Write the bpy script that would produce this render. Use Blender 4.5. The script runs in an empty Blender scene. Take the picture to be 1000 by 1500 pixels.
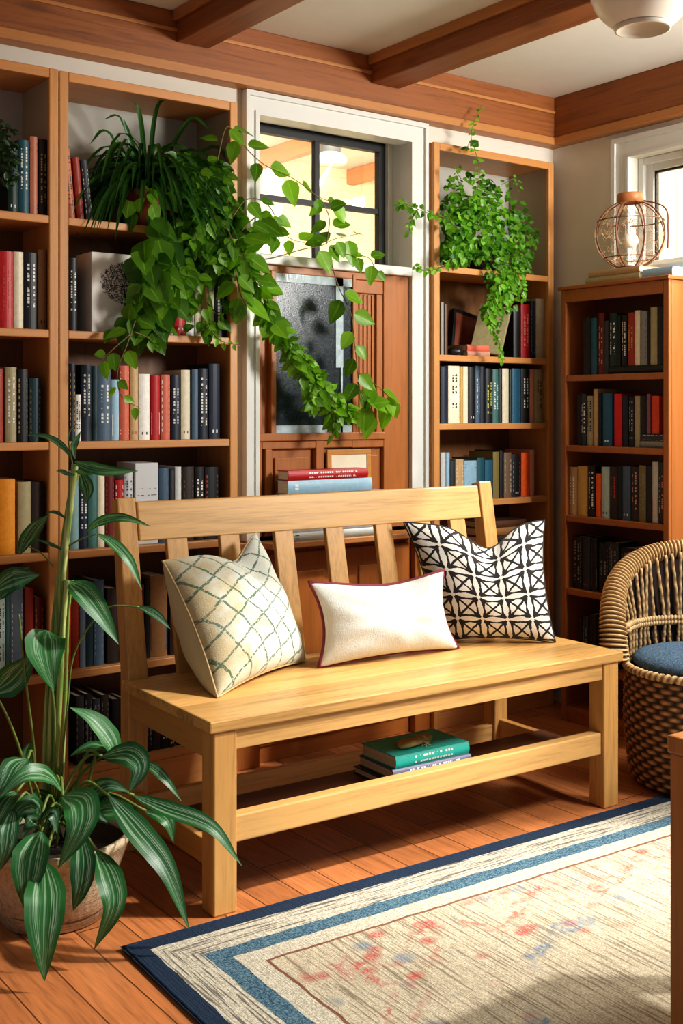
import bpy, bmesh, math, random
from mathutils import Vector, Matrix
random.seed(7)
C = bpy.context.scene.collection
PI = math.pi
# ------------------------------------------------------------------ camera model (1000 x 1500 frame)
CAMZ, FPX, HZ = 1.25, 1689.0, 600.0
YAW = math.radians(53.7)
FX, FY = math.cos(YAW), math.sin(YAW)
RX, RY = math.sin(YAW), -math.cos(YAW)
def ray(u):
    s = (u-500)/FPX
    return FX+RX*s, FY+RY*s
def onY(u, v, Y):
    dx, dy = ray(u); t = Y/dy
    return Vector((dx*t, Y, CAMZ+(HZ-v)/FPX*t))
def onX(u, v, X):
    dx, dy = ray(u); t = X/dx
    return Vector((X, dy*t, CAMZ+(HZ-v)/FPX*t))
def onZ(u, v, Z):
    dx, dy = ray(u); t = (Z-CAMZ)*FPX/(HZ-v)
    return Vector((dx*t, dy*t, Z))
def onD(u, v, t):
    dx, dy = ray(u)
    return Vector((dx*t, dy*t, CAMZ+(HZ-v)/FPX*t))
def lin(c):
    return tuple(((x/12.92) if x <= .04045 else ((x+.055)/1.055)**2.4) for x in c)
def rgb(r, g, b): return lin((r/255, g/255, b/255))+(1.0,)
# ------------------------------------------------------------------ node helpers
class NT:
    def __init__(s, name):
        s.m = bpy.data.materials.new(name); s.m.use_nodes = True
        s.t = s.m.node_tree; s.n = s.t.nodes; s.l = s.t.links
        s.b = s.n['Principled BSDF']; s.out = s.n['Material Output']
    def node(s, typ, **kw):
        n = s.n.new(typ)
        for k, v in kw.items(): setattr(n, k, v)
        return n
    def put(s, sock, v):
        if isinstance(v, (int, float)): sock.default_value = v
        elif isinstance(v, tuple): sock.default_value = v
        else: s.l.new(v, sock)
    def math(s, op, a, b=None, c=None, clamp=False):
        n = s.node('ShaderNodeMath', operation=op, use_clamp=clamp)
        s.put(n.inputs[0], a)
        if b is not None: s.put(n.inputs[1], b)
        if c is not None: s.put(n.inputs[2], c)
        return n.outputs[0]
    def mix(s, f, a, b, mode='MIX'):
        n = s.node('ShaderNodeMix', data_type='RGBA', blend_type=mode)
        s.put(n.inputs[0], f); s.put(n.inputs[6], a); s.put(n.inputs[7], b)
        return n.outputs[2]
    def coord(s, which='Object'):
        return s.node('ShaderNodeTexCoord').outputs[which]
    def mapping(s, v, scale=(1, 1, 1), loc=(0, 0, 0), rot=(0, 0, 0)):
        n = s.node('ShaderNodeMapping'); s.l.new(v, n.inputs[0])
        n.inputs['Scale'].default_value = scale; n.inputs['Location'].default_value = loc; n.inputs['Rotation'].default_value = rot
        return n.outputs[0]
    def noise(s, v, scale=5, detail=4, rough=.5, dist=0, out=0):
        n = s.node('ShaderNodeTexNoise')
        if v is not None: s.l.new(v, n.inputs['Vector'])
        n.inputs['Scale'].default_value = scale; n.inputs['Detail'].default_value = detail
        n.inputs['Roughness'].default_value = rough; n.inputs['Distortion'].default_value = dist
        return n.outputs[out]
    def vor(s, v, scale=5, feature='F1', out=0, rnd=1):
        n = s.node('ShaderNodeTexVoronoi', feature=feature)
        s.l.new(v, n.inputs['Vector']); n.inputs['Scale'].default_value = scale
        n.inputs['Randomness'].default_value = rnd
        return n.outputs[out]
    def ramp(s, f, stops):
        n = s.node('ShaderNodeValToRGB'); s.put(n.inputs[0], f)
        e = n.color_ramp.elements
        e[0].position, e[0].color = stops[0]; e[1].position, e[1].color = stops[-1]
        for p, c in stops[1:-1]:
            x = e.new(p); x.color = c
        return n.outputs[0]
    def sep(s, v):
        n = s.node('ShaderNodeSeparateXYZ'); s.l.new(v, n.inputs[0]); return n.outputs
    def comb(s, x, y, z):
        n = s.node('ShaderNodeCombineXYZ'); s.put(n.inputs[0], x); s.put(n.inputs[1], y); s.put(n.inputs[2], z); return n.outputs[0]
    def attr(s, name):
        return s.node('ShaderNodeAttribute', attribute_name=name).outputs
    def bump(s, h, st=.3, d=.01):
        n = s.node('ShaderNodeBump'); s.put(n.inputs['Height'], h)
        n.inputs['Strength'].default_value = st; n.inputs['Distance'].default_value = d
        s.l.new(n.outputs[0], s.b.inputs['Normal'])
    def base(s, c, rough=.5, spec=None, metal=0):
        s.put(s.b.inputs['Base Color'], c); s.put(s.b.inputs['Roughness'], rough)
        s.b.inputs['Metallic'].default_value = metal
        if spec is not None: s.b.inputs['Specular IOR Level'].default_value = spec
        return s.m
BW0, BW1 = (0, 0, 0, 1), (1, 1, 1, 1)
def sc(c, k): return (c[0]*k, c[1]*k, c[2]*k, 1)
def wood(name, c, axis='X', rough=.42, contrast=.3, fine=1.0, boards=None, knots=0):
    t = NT(name); co = t.coord('Object')
    oi = t.node('ShaderNodeObjectInfo').outputs['Random']
    off = t.comb(t.math('MULTIPLY', oi, 3.7), t.math('MULTIPLY', oi, 5.1), t.math('MULTIPLY', oi, 1.9))
    va = t.node('ShaderNodeVectorMath', operation='ADD'); t.l.new(co, va.inputs[0]); t.l.new(off, va.inputs[1]); co2 = va.outputs[0]
    st = {'X': (1.2, 22, 22), 'Y': (22, 1.2, 22), 'Z': (22, 22, 1.2)}[axis]
    v = t.mapping(co2, st)
    n1 = t.noise(v, 1.6*fine, 5, .6, 1.2); n2 = t.noise(v, 7*fine, 3, .6)
    f = t.math('ADD', t.math('MULTIPLY', n1, .65), t.math('MULTIPLY', n2, .35))
    col = t.ramp(f, [(.28, sc(c, 1-contrast)), (.5, c), (.75, sc(c, 1+contrast*.45))])
    if boards:
        ax, w = boards
        p = t.math('FLOOR', t.math('DIVIDE', t.sep(co)[ax], w))
        wn = t.node('ShaderNodeTexWhiteNoise', noise_dimensions='1D'); t.l.new(p, wn.inputs['W'])
        k = t.math('ADD', t.math('MULTIPLY', wn.outputs[0], .3), .85)
        col = t.mix(1.0, col, t.comb(k, k, k), 'MULTIPLY')
    if knots:
        kn = t.vor(t.mapping(co2, {'X': (1.6, 5, 5), 'Y': (5, 1.6, 5), 'Z': (5, 5, 1.6)}[axis]), knots)
        kf = t.ramp(kn, [(.06, BW1), (.2, BW0)])
        col = t.mix(t.math('MULTIPLY', kf, .75), col, sc(c, .3))
    t.bump(f, .12, .004)
    return t.base(col, t.math('ADD', t.math('MULTIPLY', n2, .2), rough-.1))
def plain(name, c, rough=.6, var=.12, scale=40, bump=.1, spec=None):
    t = NT(name); n = t.noise(t.coord('Object'), scale, 4, .6)
    col = t.ramp(n, [(.3, sc(c, 1-var)), (.7, sc(c, 1+var*.5))])
    if bump: t.bump(n, bump, .003)
    return t.base(col, rough, spec)
M = {}
M['bench'] = wood('bench_oak_x', rgb(208, 163, 102), 'X', .38, .4)
M['bench_seat'] = wood('bench_oak_seat', rgb(206, 160, 98), 'X', .36, .6, 1, (1, .087))
M['bench_y'] = wood('bench_oak_y', rgb(196, 146, 84), 'Y', .38, .22)
M['bench_z'] = wood('bench_oak_z', rgb(202, 154, 92), 'Z', .38, .4)
M['case'] = wood('bookcase_pine_z', rgb(202, 144, 84), 'Z', .42, .2)
M['case_x'] = wood('bookcase_pine_x', rgb(202, 142, 84), 'X', .42, .2)
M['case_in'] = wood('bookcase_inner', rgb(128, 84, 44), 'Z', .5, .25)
M['low'] = wood('low_case_z', rgb(166, 100, 48), 'Z', .36, .22)
M['low_y'] = wood('low_case_y', rgb(164, 98, 48), 'Y', .36, .22)
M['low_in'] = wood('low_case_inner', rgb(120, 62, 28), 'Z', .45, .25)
M['beam_x'] = wood('beam_x', rgb(148, 88, 43), 'X', .5, .55, .8, None, 1.6)
M['beam_y'] = wood('beam_y', rgb(142, 84, 41), 'Y', .5, .55, .8, None, 1.6)
M['lip_x'] = wood('beam_lip_x', rgb(184, 126, 72), 'X', .45, .2)
M['lip_y'] = wood('beam_lip_y', rgb(180, 122, 70), 'Y', .45, .2)
M['door'] = wood('door_wood_z', rgb(170, 104, 48), 'Z', .4, .28)
M['door_x'] = wood('door_wood_x', rgb(174, 107, 50), 'X', .4, .28)
M['table'] = wood('table_wood', rgb(184, 122, 66), 'Z', .4, .25)
M['wall'] = plain('wall_paint', rgb(222, 216, 202), .75, .03, 8, .05)
M['ceil'] = plain('ceiling_paint', rgb(226, 224, 214), .8, .03, 6, .05)
M['trim'] = plain('white_trim', rgb(218, 218, 211), .4, .02, 10, 0)
M['black'] = plain('black_window_bar', rgb(8, 8, 9), .5, .1, 20, 0)
M['siding'] = None
def mk_floor():
    t = NT('plank_floor'); co = t.coord('Object'); x, y, z = t.sep(co)
    w = .112
    px = t.math('DIVIDE', x, w); pid = t.math('FLOOR', px); fx = t.math('SUBTRACT', px, pid)
    wn = t.node('ShaderNodeTexWhiteNoise', noise_dimensions='1D'); t.l.new(pid, wn.inputs['W']); r = wn.outputs[0]
    py = t.math('ADD', t.math('DIVIDE', y, 2.7), t.math('MULTIPLY', r, 7.3)); iy = t.math('FLOOR', py); fy = t.math('SUBTRACT', py, iy)
    wn2 = t.node('ShaderNodeTexWhiteNoise', noise_dimensions='2D'); t.l.new(t.comb(pid, iy, 0.0), wn2.inputs['Vector']); r2 = wn2.outputs[0]
    co3 = t.comb(t.math('MULTIPLY', x, 24.0), t.math('ADD', t.math('MULTIPLY', y, 1.6), t.math('MULTIPLY', r2, 20.0)), t.math('MULTIPLY', r2, 9.0))
    n1 = t.noise(co3, 1.5, 5, .65, 1.6); n2 = t.noise(co3, 6, 3, .6)
    f = t.math('ADD', t.math('MULTIPLY', n1, .6), t.math('MULTIPLY', n2, .4))
    c = rgb(182, 115, 69)
    col = t.ramp(f, [(.3, sc(c, .5)), (.5, c), (.72, sc(c, 1.28))])
    k = t.math('ADD', t.math('MULTIPLY', r2, .34), .8)
    col = t.mix(1.0, col, t.comb(k, k, k), 'MULTIPLY')
    gx = t.math('MINIMUM', fx, t.math('SUBTRACT', 1.0, fx)); gy = t.math('MINIMUM', fy, t.math('SUBTRACT', 1.0, fy))
    gap = t.math('MAXIMUM', t.math('LESS_THAN', gx, .016), t.math('LESS_THAN', gy, .0008))
    col = t.mix(t.math('MULTIPLY', gap, .82), col, rgb(48, 22, 12))
    t.bump(t.math('SUBTRACT', t.math('MULTIPLY', f, .25), gap), .3, .003)
    return t.base(col, t.math('ADD', t.math('MULTIPLY', n2, .18), .28))
M['floor'] = mk_floor()
# ------------------------------------------------------------------ mesh helpers
def box(bm, x0, x1, y0, y1, z0, z1, mat=None):
    vs = [bm.verts.new((x, y, z)) for z in (z0, z1) for y in (y0, y1) for x in (x0, x1)]
    for f in ((0, 2, 3, 1), (4, 5, 7, 6), (0, 1, 5, 4), (2, 6, 7, 3), (0, 4, 6, 2), (1, 3, 7, 5)):
        bm.faces.new([vs[i] for i in f])
    if mat is not None: bmesh.ops.transform(bm, matrix=mat, verts=vs)
    return vs
def hexa(bm, b, tq):
    """a solid between a bottom quad and a top quad"""
    vs = [bm.verts.new(p) for p in b]+[bm.verts.new(p) for p in tq]
    for f in ((3, 2, 1, 0), (4, 5, 6, 7), (0, 1, 5, 4), (1, 2, 6, 5), (2, 3, 7, 6), (3, 0, 4, 7)):
        bm.faces.new([vs[i] for i in f])
def tube(bm, pts, rad, seg=8, caps=True, closed=False, mod=None):
    pts = [Vector(p) for p in pts]; n = len(pts); rings = []
    up = None
    for i, p in enumerate(pts):
        if closed: d = pts[(i+1) % n]-pts[i-1]
        else: d = pts[min(i+1, n-1)]-pts[max(i-1, 0)]
        if d.length < 1e-9: d = Vector((0, 0, 1))
        d.normalize()
        if up is None: up = d.orthogonal().normalized()
        up = up-d*up.dot(d)
        if up.length < 1e-6: up = d.orthogonal()
        up.normalize(); side = d.cross(up)
        r = rad(i/(n-1)) if callable(rad) else (rad[i] if isinstance(rad, list) else rad)
        rings.append([bm.verts.new(p+(up*math.cos(2*PI*k/seg)+side*math.sin(2*PI*k/seg))*r) for k in range(seg)])
    m = n if closed else n-1
    for i in range(m):
        a, b = rings[i], rings[(i+1) % n]
        for k in range(seg):
            bm.faces.new((a[k], a[(k+1) % seg], b[(k+1) % seg], b[k]))
    if caps and not closed:
        bm.faces.new(rings[0][::-1]); bm.faces.new(rings[-1])
    return rings
def lathe(bm, prof, seg=32, cx=0, cy=0, capb=True, capt=True):
    rings = []
    for r, z in prof:
        rings.append([bm.verts.new((cx+r*math.cos(2*PI*k/seg), cy+r*math.sin(2*PI*k/seg), z)) for k in range(seg)])
    for a, b in zip(rings, rings[1:]):
        for k in range(seg): bm.faces.new((a[k], a[(k+1) % seg], b[(k+1) % seg], b[k]))
    if capb: bm.faces.new(rings[0][::-1])
    if capt: bm.faces.new(rings[-1])
    return rings
def spline(pts, n=24):
    pts = [Vector(p) for p in pts]
    if len(pts) == 2: return [pts[0].lerp(pts[1], i/n) for i in range(n+1)]
    P = [pts[0]*2-pts[1]]+pts+[pts[-1]*2-pts[-2]]; out = []; m = len(pts)-1
    for i in range(n+1):
        g = i/n*m; k = min(int(g), m-1); t = g-k
        a, b, c, d = P[k], P[k+1], P[k+2], P[k+3]
        out.append(.5*((2*b)+(c-a)*t+(2*a-5*b+4*c-d)*t*t+(3*b-a-3*c+d)*t**3))
    return out
def obj(name, bm, mat, parent=None, smooth=False, bev=0, loc=None, sub=0, weld=False):
    me = bpy.data.meshes.new(name)
    if weld: bmesh.ops.remove_doubles(bm, verts=bm.verts, dist=1e-5)
    bmesh.ops.recalc_face_normals(bm, faces=bm.faces) if not smooth or smooth == 'r' else None
    bm.to_mesh(me); bm.free()
    if isinstance(mat, (list, tuple)):
        for m in mat: me.materials.append(m)
    else: me.materials.append(mat)
    o = bpy.data.objects.new(name, me); C.objects.link(o)
    if parent is not None: o.parent = parent
    if loc is not None: o.location = loc
    if smooth:
        for p in me.polygons: p.use_smooth = True
    if bev:
        b = o.modifiers.new('edge', 'BEVEL'); b.width = bev; b.segments = 2; b.limit_method = 'ANGLE'; b.angle_limit = .7
    if sub:
        s = o.modifiers.new('sub', 'SUBSURF'); s.levels = sub; s.render_levels = sub
    return o
def tag(o, label, cat, group=None, kind=None):
    if label: o['label'] = label
    if cat: o['category'] = cat
    if group: o['group'] = group
    if kind: o['kind'] = kind
    return o
def thing(name, label, cat, loc=(0, 0, 0), rotz=0, group=None):
    o = bpy.data.objects.new(name, None); C.objects.link(o); o.empty_display_size = .05
    o.location = loc; o.rotation_euler = (0, 0, rotz)
    return tag(o, label, cat, group)
def struct(name, bm, mat, **kw):
    o = obj(name, bm, mat, **kw)
    if kw.get('parent') is None: o['kind'] = 'structure'
    return o
def NB(): return bmesh.new()
def boxo(name, mat, dims, parent=None, bev=.002, st=False):
    bm = NB(); box(bm, *dims)
    o = obj(name, bm, mat, parent, bev=bev)
    if st and parent is None: o['kind'] = 'structure'
    return o
# ================================================================== ROOM SHELL
XR, YB, CEIL = 3.67, 3.46, 2.57
boxo('floor', M['floor'], (-.6, XR+.02, -.6, 3.7, -.06, 0), bev=0, st=True)
boxo('ceiling', M['ceil'], (.3, XR, 1.75, 3.7, CEIL, CEIL+.08), bev=0, st=True)
bm = NB()
box(bm, .3, XR, YB, YB+.05, 2.303, CEIL)                      # above the bookcases and the window
box(bm, 2.062, 2.107, YB, YB+.05, 0, 2.303)
box(bm, .3, 2.13, 3.665, 3.7, 0, 2.303); box(bm, 2.895, XR+.02, 3.665, 3.7, 0, 2.303); box(bm, 2.13, 2.895, 3.665, 3.7, 0, 1.762)
struct('wall_back', bm, M['wall'])
WY0, WY1, WZ0, WZ1 = 2.66, 3.033, 1.815, 2.258                 # the high window in the right-hand wall
bm = NB()
T = .09
box(bm, XR, XR+T, WY1, 3.7, 0, CEIL); box(bm, XR, XR+T, 2.60, WY0, 0, CEIL)
box(bm, XR, XR+T, WY0, WY1, 0, WZ0); box(bm, XR, XR+T, WY0, WY1, WZ1, CEIL)
struct('wall_right', bm, M['wall'])
# --- beams with a paler lip under them
o = boxo('trim_1', M['beam_x'], (.3, XR, 3.40, YB, 2.40, CEIL), bev=.004, st=True)
boxo('beam_lip', M['lip_x'], (.3, XR, 3.392, YB, 2.368, 2.40), o, .003)
boxo('beam_molding', M['lip_x'], (.3, XR, 3.394, 3.40, 2.50, 2.512), o, .002)
o = boxo('trim_2', M['beam_y'], (3.614, XR, 1.75, 3.399, 2.40, CEIL), bev=.004, st=True)
boxo('beam_lip', M['lip_y'], (3.606, XR, 1.75, 3.391, 2.368, 2.40), o, .003)
for i, (a, b) in enumerate(((1.819, 1.945), (2.633, 2.771))):
    o = boxo('trim_%d' % (3+i), M['beam_y'], (a, b, 1.75, 3.399, 2.467, CEIL), bev=.006, st=True)
    boxo('beam_side_strip', M['lip_y'], (b, b+.014, 1.75, 3.398, 2.535, CEIL), o, .002)
    boxo('beam_side_strip', M['lip_y'], (a-.014, a, 1.75, 3.398, 2.535, CEIL), o, .002)
# --- back window: casing, jamb, black sash, panes
gm = NT('window_glass')
tr = gm.node('ShaderNodeBsdfTransparent'); gl = gm.node('ShaderNodeBsdfGlossy'); gl.inputs['Roughness'].default_value = .02
mx = gm.node('ShaderNodeMixShader'); mx.inputs[0].default_value = .06
gm.l.new(tr.outputs[0], mx.inputs[1]); gm.l.new(gl.outputs[0], mx.inputs[2]); gm.l.new(mx.outputs[0], gm.out.inputs[0])
M['glass'] = gm.m
X0, X1, GY = 2.165, 2.859, 3.585
bm = NB()
box(bm, 2.107, X0, 3.437, YB+.05, .79, 2.366); box(bm, X1, 2.94, 3.437, YB+.05, .79, 2.366)
box(bm, X0, X1, 3.437, YB+.05, 2.285, 2.366)
box(bm, 2.107, 2.122, 3.425, 3.437, .79, 2.366); box(bm, 2.925, 2.94, 3.425, 3.437, .79, 2.366); box(bm, 2.122, 2.925, 3.425, 3.437, 2.348, 2.366)
box(bm, X0-.016, X0, 3.431, 3.437, .79, 2.285); box(bm, X1, X1+.016, 3.431, 3.437, .79, 2.285); box(bm, X0-.016, X1+.016, 3.431, 3.437, 2.285, 2.300)
win = struct('window_1', bm, M['trim'])
bm = NB()
box(bm, X0-.03, X0, YB+.05, 3.664, 1.76, 2.34); box(bm, X1, X1+.03, YB+.05, 3.664, 1.76, 2.34); box(bm, X0-.03, X1+.03, YB+.05, 3.664, 2.30, 2.34)
box(bm, X1-.022, X1, 3.55, 3.62, 1.80, 2.30); box(bm, X0, X0+.022, 3.55, 3.62, 1.80, 2.30)
obj('window_jamb', bm, M['trim'], win, bev=.002)
boxo('window_sill', M['trim'], (X0, X1, 3.43, 3.664, 1.765, 1.80), win, .004)
bm = NB()
fr = .022
box(bm, X0+.022, X1-.022, GY-.015, GY+.015, 2.30-.035, 2.30); box(bm, X0+.022, X1-.022, GY-.015, GY+.015, 1.80, 1.80+.018)
box(bm, X0+.022, X0+.022+fr, GY-.015, GY+.015, 1.818, 2.265); box(bm, X1-.022-.03, X1-.022, GY-.015, GY+.015, 1.818, 2.265)
box(bm, 2.501, 2.522, GY-.012, GY+.012, 1.818, 2.265); box(bm, X0+.044, X1-.052, GY-.011, GY+.011, 2.02, 2.04)
obj('window_frame', bm, M['black'], win)
boxo('glass_pane', M['glass'], (X0+.03, X1-.03, GY-.002, GY+.002, 1.81, 2.28), win, 0)
bm = NB(); box(bm, 2.062, X0-.006, 3.42, 3.46, 0, .788); box(bm, X1+.006, 2.94, 3.42, 3.46, 0, .788); struct('trim_6', bm, M['door'], bev=.004)
# --- right-hand window
bm = NB()
c = .084
box(bm, XR-.02, XR, WY1, WY1+c, WZ0-.05, WZ1+c); box(bm, XR-.02, XR, WY0-.02, WY1, WZ1, WZ1+c); box(bm, XR-.02, XR, WY0-.02, WY1, WZ0-.05, WZ0)
box(bm, XR-.03, XR-.02, WY1+c-.02, WY1+c, WZ0-.05, WZ1+c); box(bm, XR-.03, XR-.02, WY0-.02, WY1+c-.02, WZ1+c-.02, WZ1+c)
box(bm, XR-.025, XR-.02, WY1, WY1+.012, WZ0, WZ1); box(bm, XR-.025, XR-.02, WY0, WY1, WZ1, WZ1+.012)
w2 = struct('window_2', bm, M['trim'])
bm = NB()
fx0, fx1 = XR+.055, XR+.085
box(bm, fx0, fx1, WY1-.062, WY1-.002, WZ0, WZ1); box(bm, fx0, fx1, WY0, WY1-.062, WZ1-.055, WZ1-.001); box(bm, fx0, fx1, WY0, WY1-.062, WZ0+.001, WZ0+.03)
box(bm, fx0-.02, fx0, WY1-.03, WY1-.002, WZ0, WZ1); box(bm, fx0-.02, fx0, WY0, WY1-.03, WZ1-.028, WZ1-.001)
obj('window_frame', bm, M['trim'], w2, bev=.003)
bm = NB(); box(bm, fx0+.01, fx1-.005, WY1-.07, WY1-.062, WZ0+.03, WZ1-.055); box(bm, fx0+.01, fx1-.005, WY0, WY1-.062, WZ1-.063, WZ1-.055)
obj('glazing_seal', bm, M['black'], w2)
boxo('glass_pane', M['glass'], (fx0+.014, fx0+.018, WY0, WY1-.06, WZ0+.02, WZ1-.05), w2, 0)
# --- what lies outside: a porch behind the back window, a neighbour's wall behind the other
def mk_siding(name, axis, c, w, dark=.7, bricky=False):
    t = NT(name); co = t.coord('Object'); s = t.sep(co)
    f = t.math('FRACT', t.math('DIVIDE', s[axis], w))
    ln = t.math('LESS_THAN', f, .09)
    n = t.noise(co, 6, 3)
    col = t.ramp(n, [(.3, sc(c, .9)), (.7, c)])
    if bricky:
        b = t.node('ShaderNodeTexBrick'); t.l.new(t.comb(s[0], s[2], 0.0), b.inputs['Vector']); b.inputs['Scale'].default_value = 3.4
        b.inputs['Color1'].default_value = c; b.inputs['Color2'].default_value = sc(c, .93); b.inputs['Mortar'].default_value = sc(c, .8); b.inputs['Mortar Size'].default_value = .012
        col = b.outputs[0]; ln = 0.0
    return t.base(t.mix(ln, col, sc(c, dark)), .8)
M['brick'] = mk_siding('cream_brick', 2, rgb(238, 222, 180), .1, bricky=True)
M['siding'] = mk_siding('cream_siding', 1, rgb(238, 228, 200), .12)
M['rafter'] = wood('pale_rafter', rgb(214, 150, 104), 'Y', .5, .2)
M['porch'] = plain('porch_white', rgb(238, 232, 220), .8, .03, 5, 0)
boxo('wall_porch', M['brick'], (1.4, 4.7, 5.6, 5.7, -.06, 3.2), bev=0, st=True)
boxo('trim_5', M['porch'], (3.52, 3.66, 5.55, 5.6, -.06, 2.7), bev=.004, st=True)
o = boxo('ceiling_porch', M['porch'], (1.0, 4.7, 3.72, 5.6, 2.70, 2.76), bev=0, st=True)
for x in (2.05, 2.75, 3.45, 4.15): boxo('rafter', M['rafter'], (x, x+.06, 3.75, 5.6, 2.61, 2.70), o, .004)
boxo('wall_neighbour', M['siding'], (4.7, 4.78, .8, 5.6, -.06, 3.2), bev=0, st=True)
boxo('ground', plain('porch_deck', rgb(170, 160, 145), .8, .1, 8), (1.0, 4.7, 3.72, 5.6, -.1, -.061), bev=0, st=True)
# porch pendant seen through the glass
p = onY(484, 236, 4.62)
pl = thing('porch_lamp', 'grey porch lamp with wide cream bowl, hanging outside the back window', 'lamp', (p.x, p.y, 2.70))
M['grey'] = plain('grey_metal', rgb(92, 96, 98), .45, .08, 20, 0)
M['cream_shade'] = plain('cream_shade', rgb(236, 218, 186), .5, .05, 20, 0)
dz = p.z-2.70
bm = NB(); lathe(bm, [(.05, dz+.035), (.052, dz+.11), (.035, dz+.125), (.012, dz+.13), (.012, 0)], 24); obj('lamp_cap', bm, M['grey'], pl, True)
bm = NB(); lathe(bm, [(.05, dz-.022), (.078, dz-.012), (.086, dz+.005), (.07, dz+.03), (.05, dz+.04)], 28); obj('lamp_bowl', bm, M['cream_shade'], pl, True)
# ------------------------------------------------------------------ panelled door in the alcove
DZ0, DZ1, DY = .80, 1.765, 3.45
def dx(u, Y=DY): return onY(u, 600, Y).x
def dzv(u, v, Y=DY): return onY(u, v, Y).z
gx0, gx1 = dx(403), dx(516); gz0, gz1 = dzv(460, 634), dzv(460, 404)
px0, px1 = dx(521), dx(562)
rz = gz0-.028
bm = NB(); th = DY+.03
box(bm, X0, gx0-.055, DY, th, DZ0, DZ1)                        # hinge stile
box(bm, gx0-.022, gx0, DY-.008, th, rz, DZ1-.02)               # glazing bar beside the glass
box(bm, gx1, px0, DY-.004, th, rz, DZ1-.01); zt_ = dzv(540, 430); box(bm, px0, px1, DY+.004, th, zt_, gz1); box(bm, px1-.03, px1, DY+.006, th, rz, zt_); box(bm, px0, px0+.012, DY+.006, th, rz, zt_)
box(bm, px1, X1, DY, th, DZ0, DZ1)
box(bm, gx0-.055, px1, DY, th, gz1, DZ1) ; box(bm, X0, px1, DY-.01, th, rz, gz0)
box(bm, gx0-.055, gx1, DY, th, rz-.028, rz)
box(bm, dx(462), dx(474), DY-.004, th, DZ0, rz); box(bm, dx(388), dx(398), DY-.004, th, DZ0, rz-.028); box(bm, gx1, px1, DY, th, rz-.03, rz)
door = struct('door_1', bm, M['door'], bev=.003)
boxo('door_panel', M['door'], (gx0-.055, gx0-.022, DY+.018, DY+.03, rz, gz1), door, .002)
bm = NB(); box(bm, px0, px1, DY+.018, DY+.03, rz, DZ1-.06); px0, px1_ = px0+.014, px1; px1 = px1-.03
for k in range(4): box(bm, px0+.012+k*(px1-px0-.03)/3, px0+.018+k*(px1-px0-.03)/3, DY+.012, DY+.018, rz, zt_-.004)
obj('door_panel', bm, M['door'], door, bev=.002); px1 = px1_
for a, b in ((X0, dx(388)), (dx(398), dx(462)), (dx(474), px1)):
    bm = NB(); box(bm, a, b, DY+.02, DY+.03, DZ0, rz-.02); box(bm, a+.02, b-.02, DY+.012, DY+.02, DZ0, rz-.06)
    obj('door_panel', bm, M['door'], door, bev=.003)
t = NT('rain_glass'); co = t.coord('Object'); n = t.noise(co, 190, 3, .7); n2 = t.noise(t.mapping(co, (1, 1, .25)), 14, 3)
col = t.ramp(n, [(.4, rgb(20, 29, 36)), (.66, rgb(40, 54, 64)), (.9, rgb(84, 102, 114))])
t.bump(n, .15, .003); M['rain'] = t.base(col, .2, .5)
boxo('glass_pane', M['rain'], (gx0, gx1, DY+.006, DY+.02, gz0, gz1), door, 0)
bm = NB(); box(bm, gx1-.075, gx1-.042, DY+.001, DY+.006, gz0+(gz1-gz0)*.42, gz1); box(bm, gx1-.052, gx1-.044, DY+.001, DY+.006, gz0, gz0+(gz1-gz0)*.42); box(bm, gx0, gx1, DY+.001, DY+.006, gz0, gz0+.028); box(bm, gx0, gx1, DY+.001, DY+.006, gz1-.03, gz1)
obj('glass_reflection', bm, plain('pale_glass_reflection', rgb(190, 205, 212), .12, .25, 40, .3), door)  # pale strips colour a bright reflection streak onto the dark pane
# low cupboard below, its top is the ledge that carries books
cup = thing('low_cupboard', 'low wooden cupboard under the panelled door, its ledge behind the bench back', 'cupboard', (X0, 3.445, 0))
W = X1-X0
bm = NB(); box(bm, 0, W, 0, .03, .06, .765); obj('carcass', bm, M['door'], cup, bev=.003)
boxo('ledge', M['case_x'], (-.005, W+.005, -.10, .003, .765, .787), cup, .004)
for i in range(2):
    a = .02+i*W/2; d = boxo('cupboard_door', M['door'], (a, a+W/2-.04, -.022, 0, .1, .74), cup, .004)
    bm = NB(); box(bm, a+.06, a+W/2-.10, -.028, -.022, .18, .67); obj('raised_panel', bm, M['door'], d, bev=.004)
boxo('plinth', M['door_x'], (0, W, .006, .03, 0, .06), cup, .002)
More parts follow.
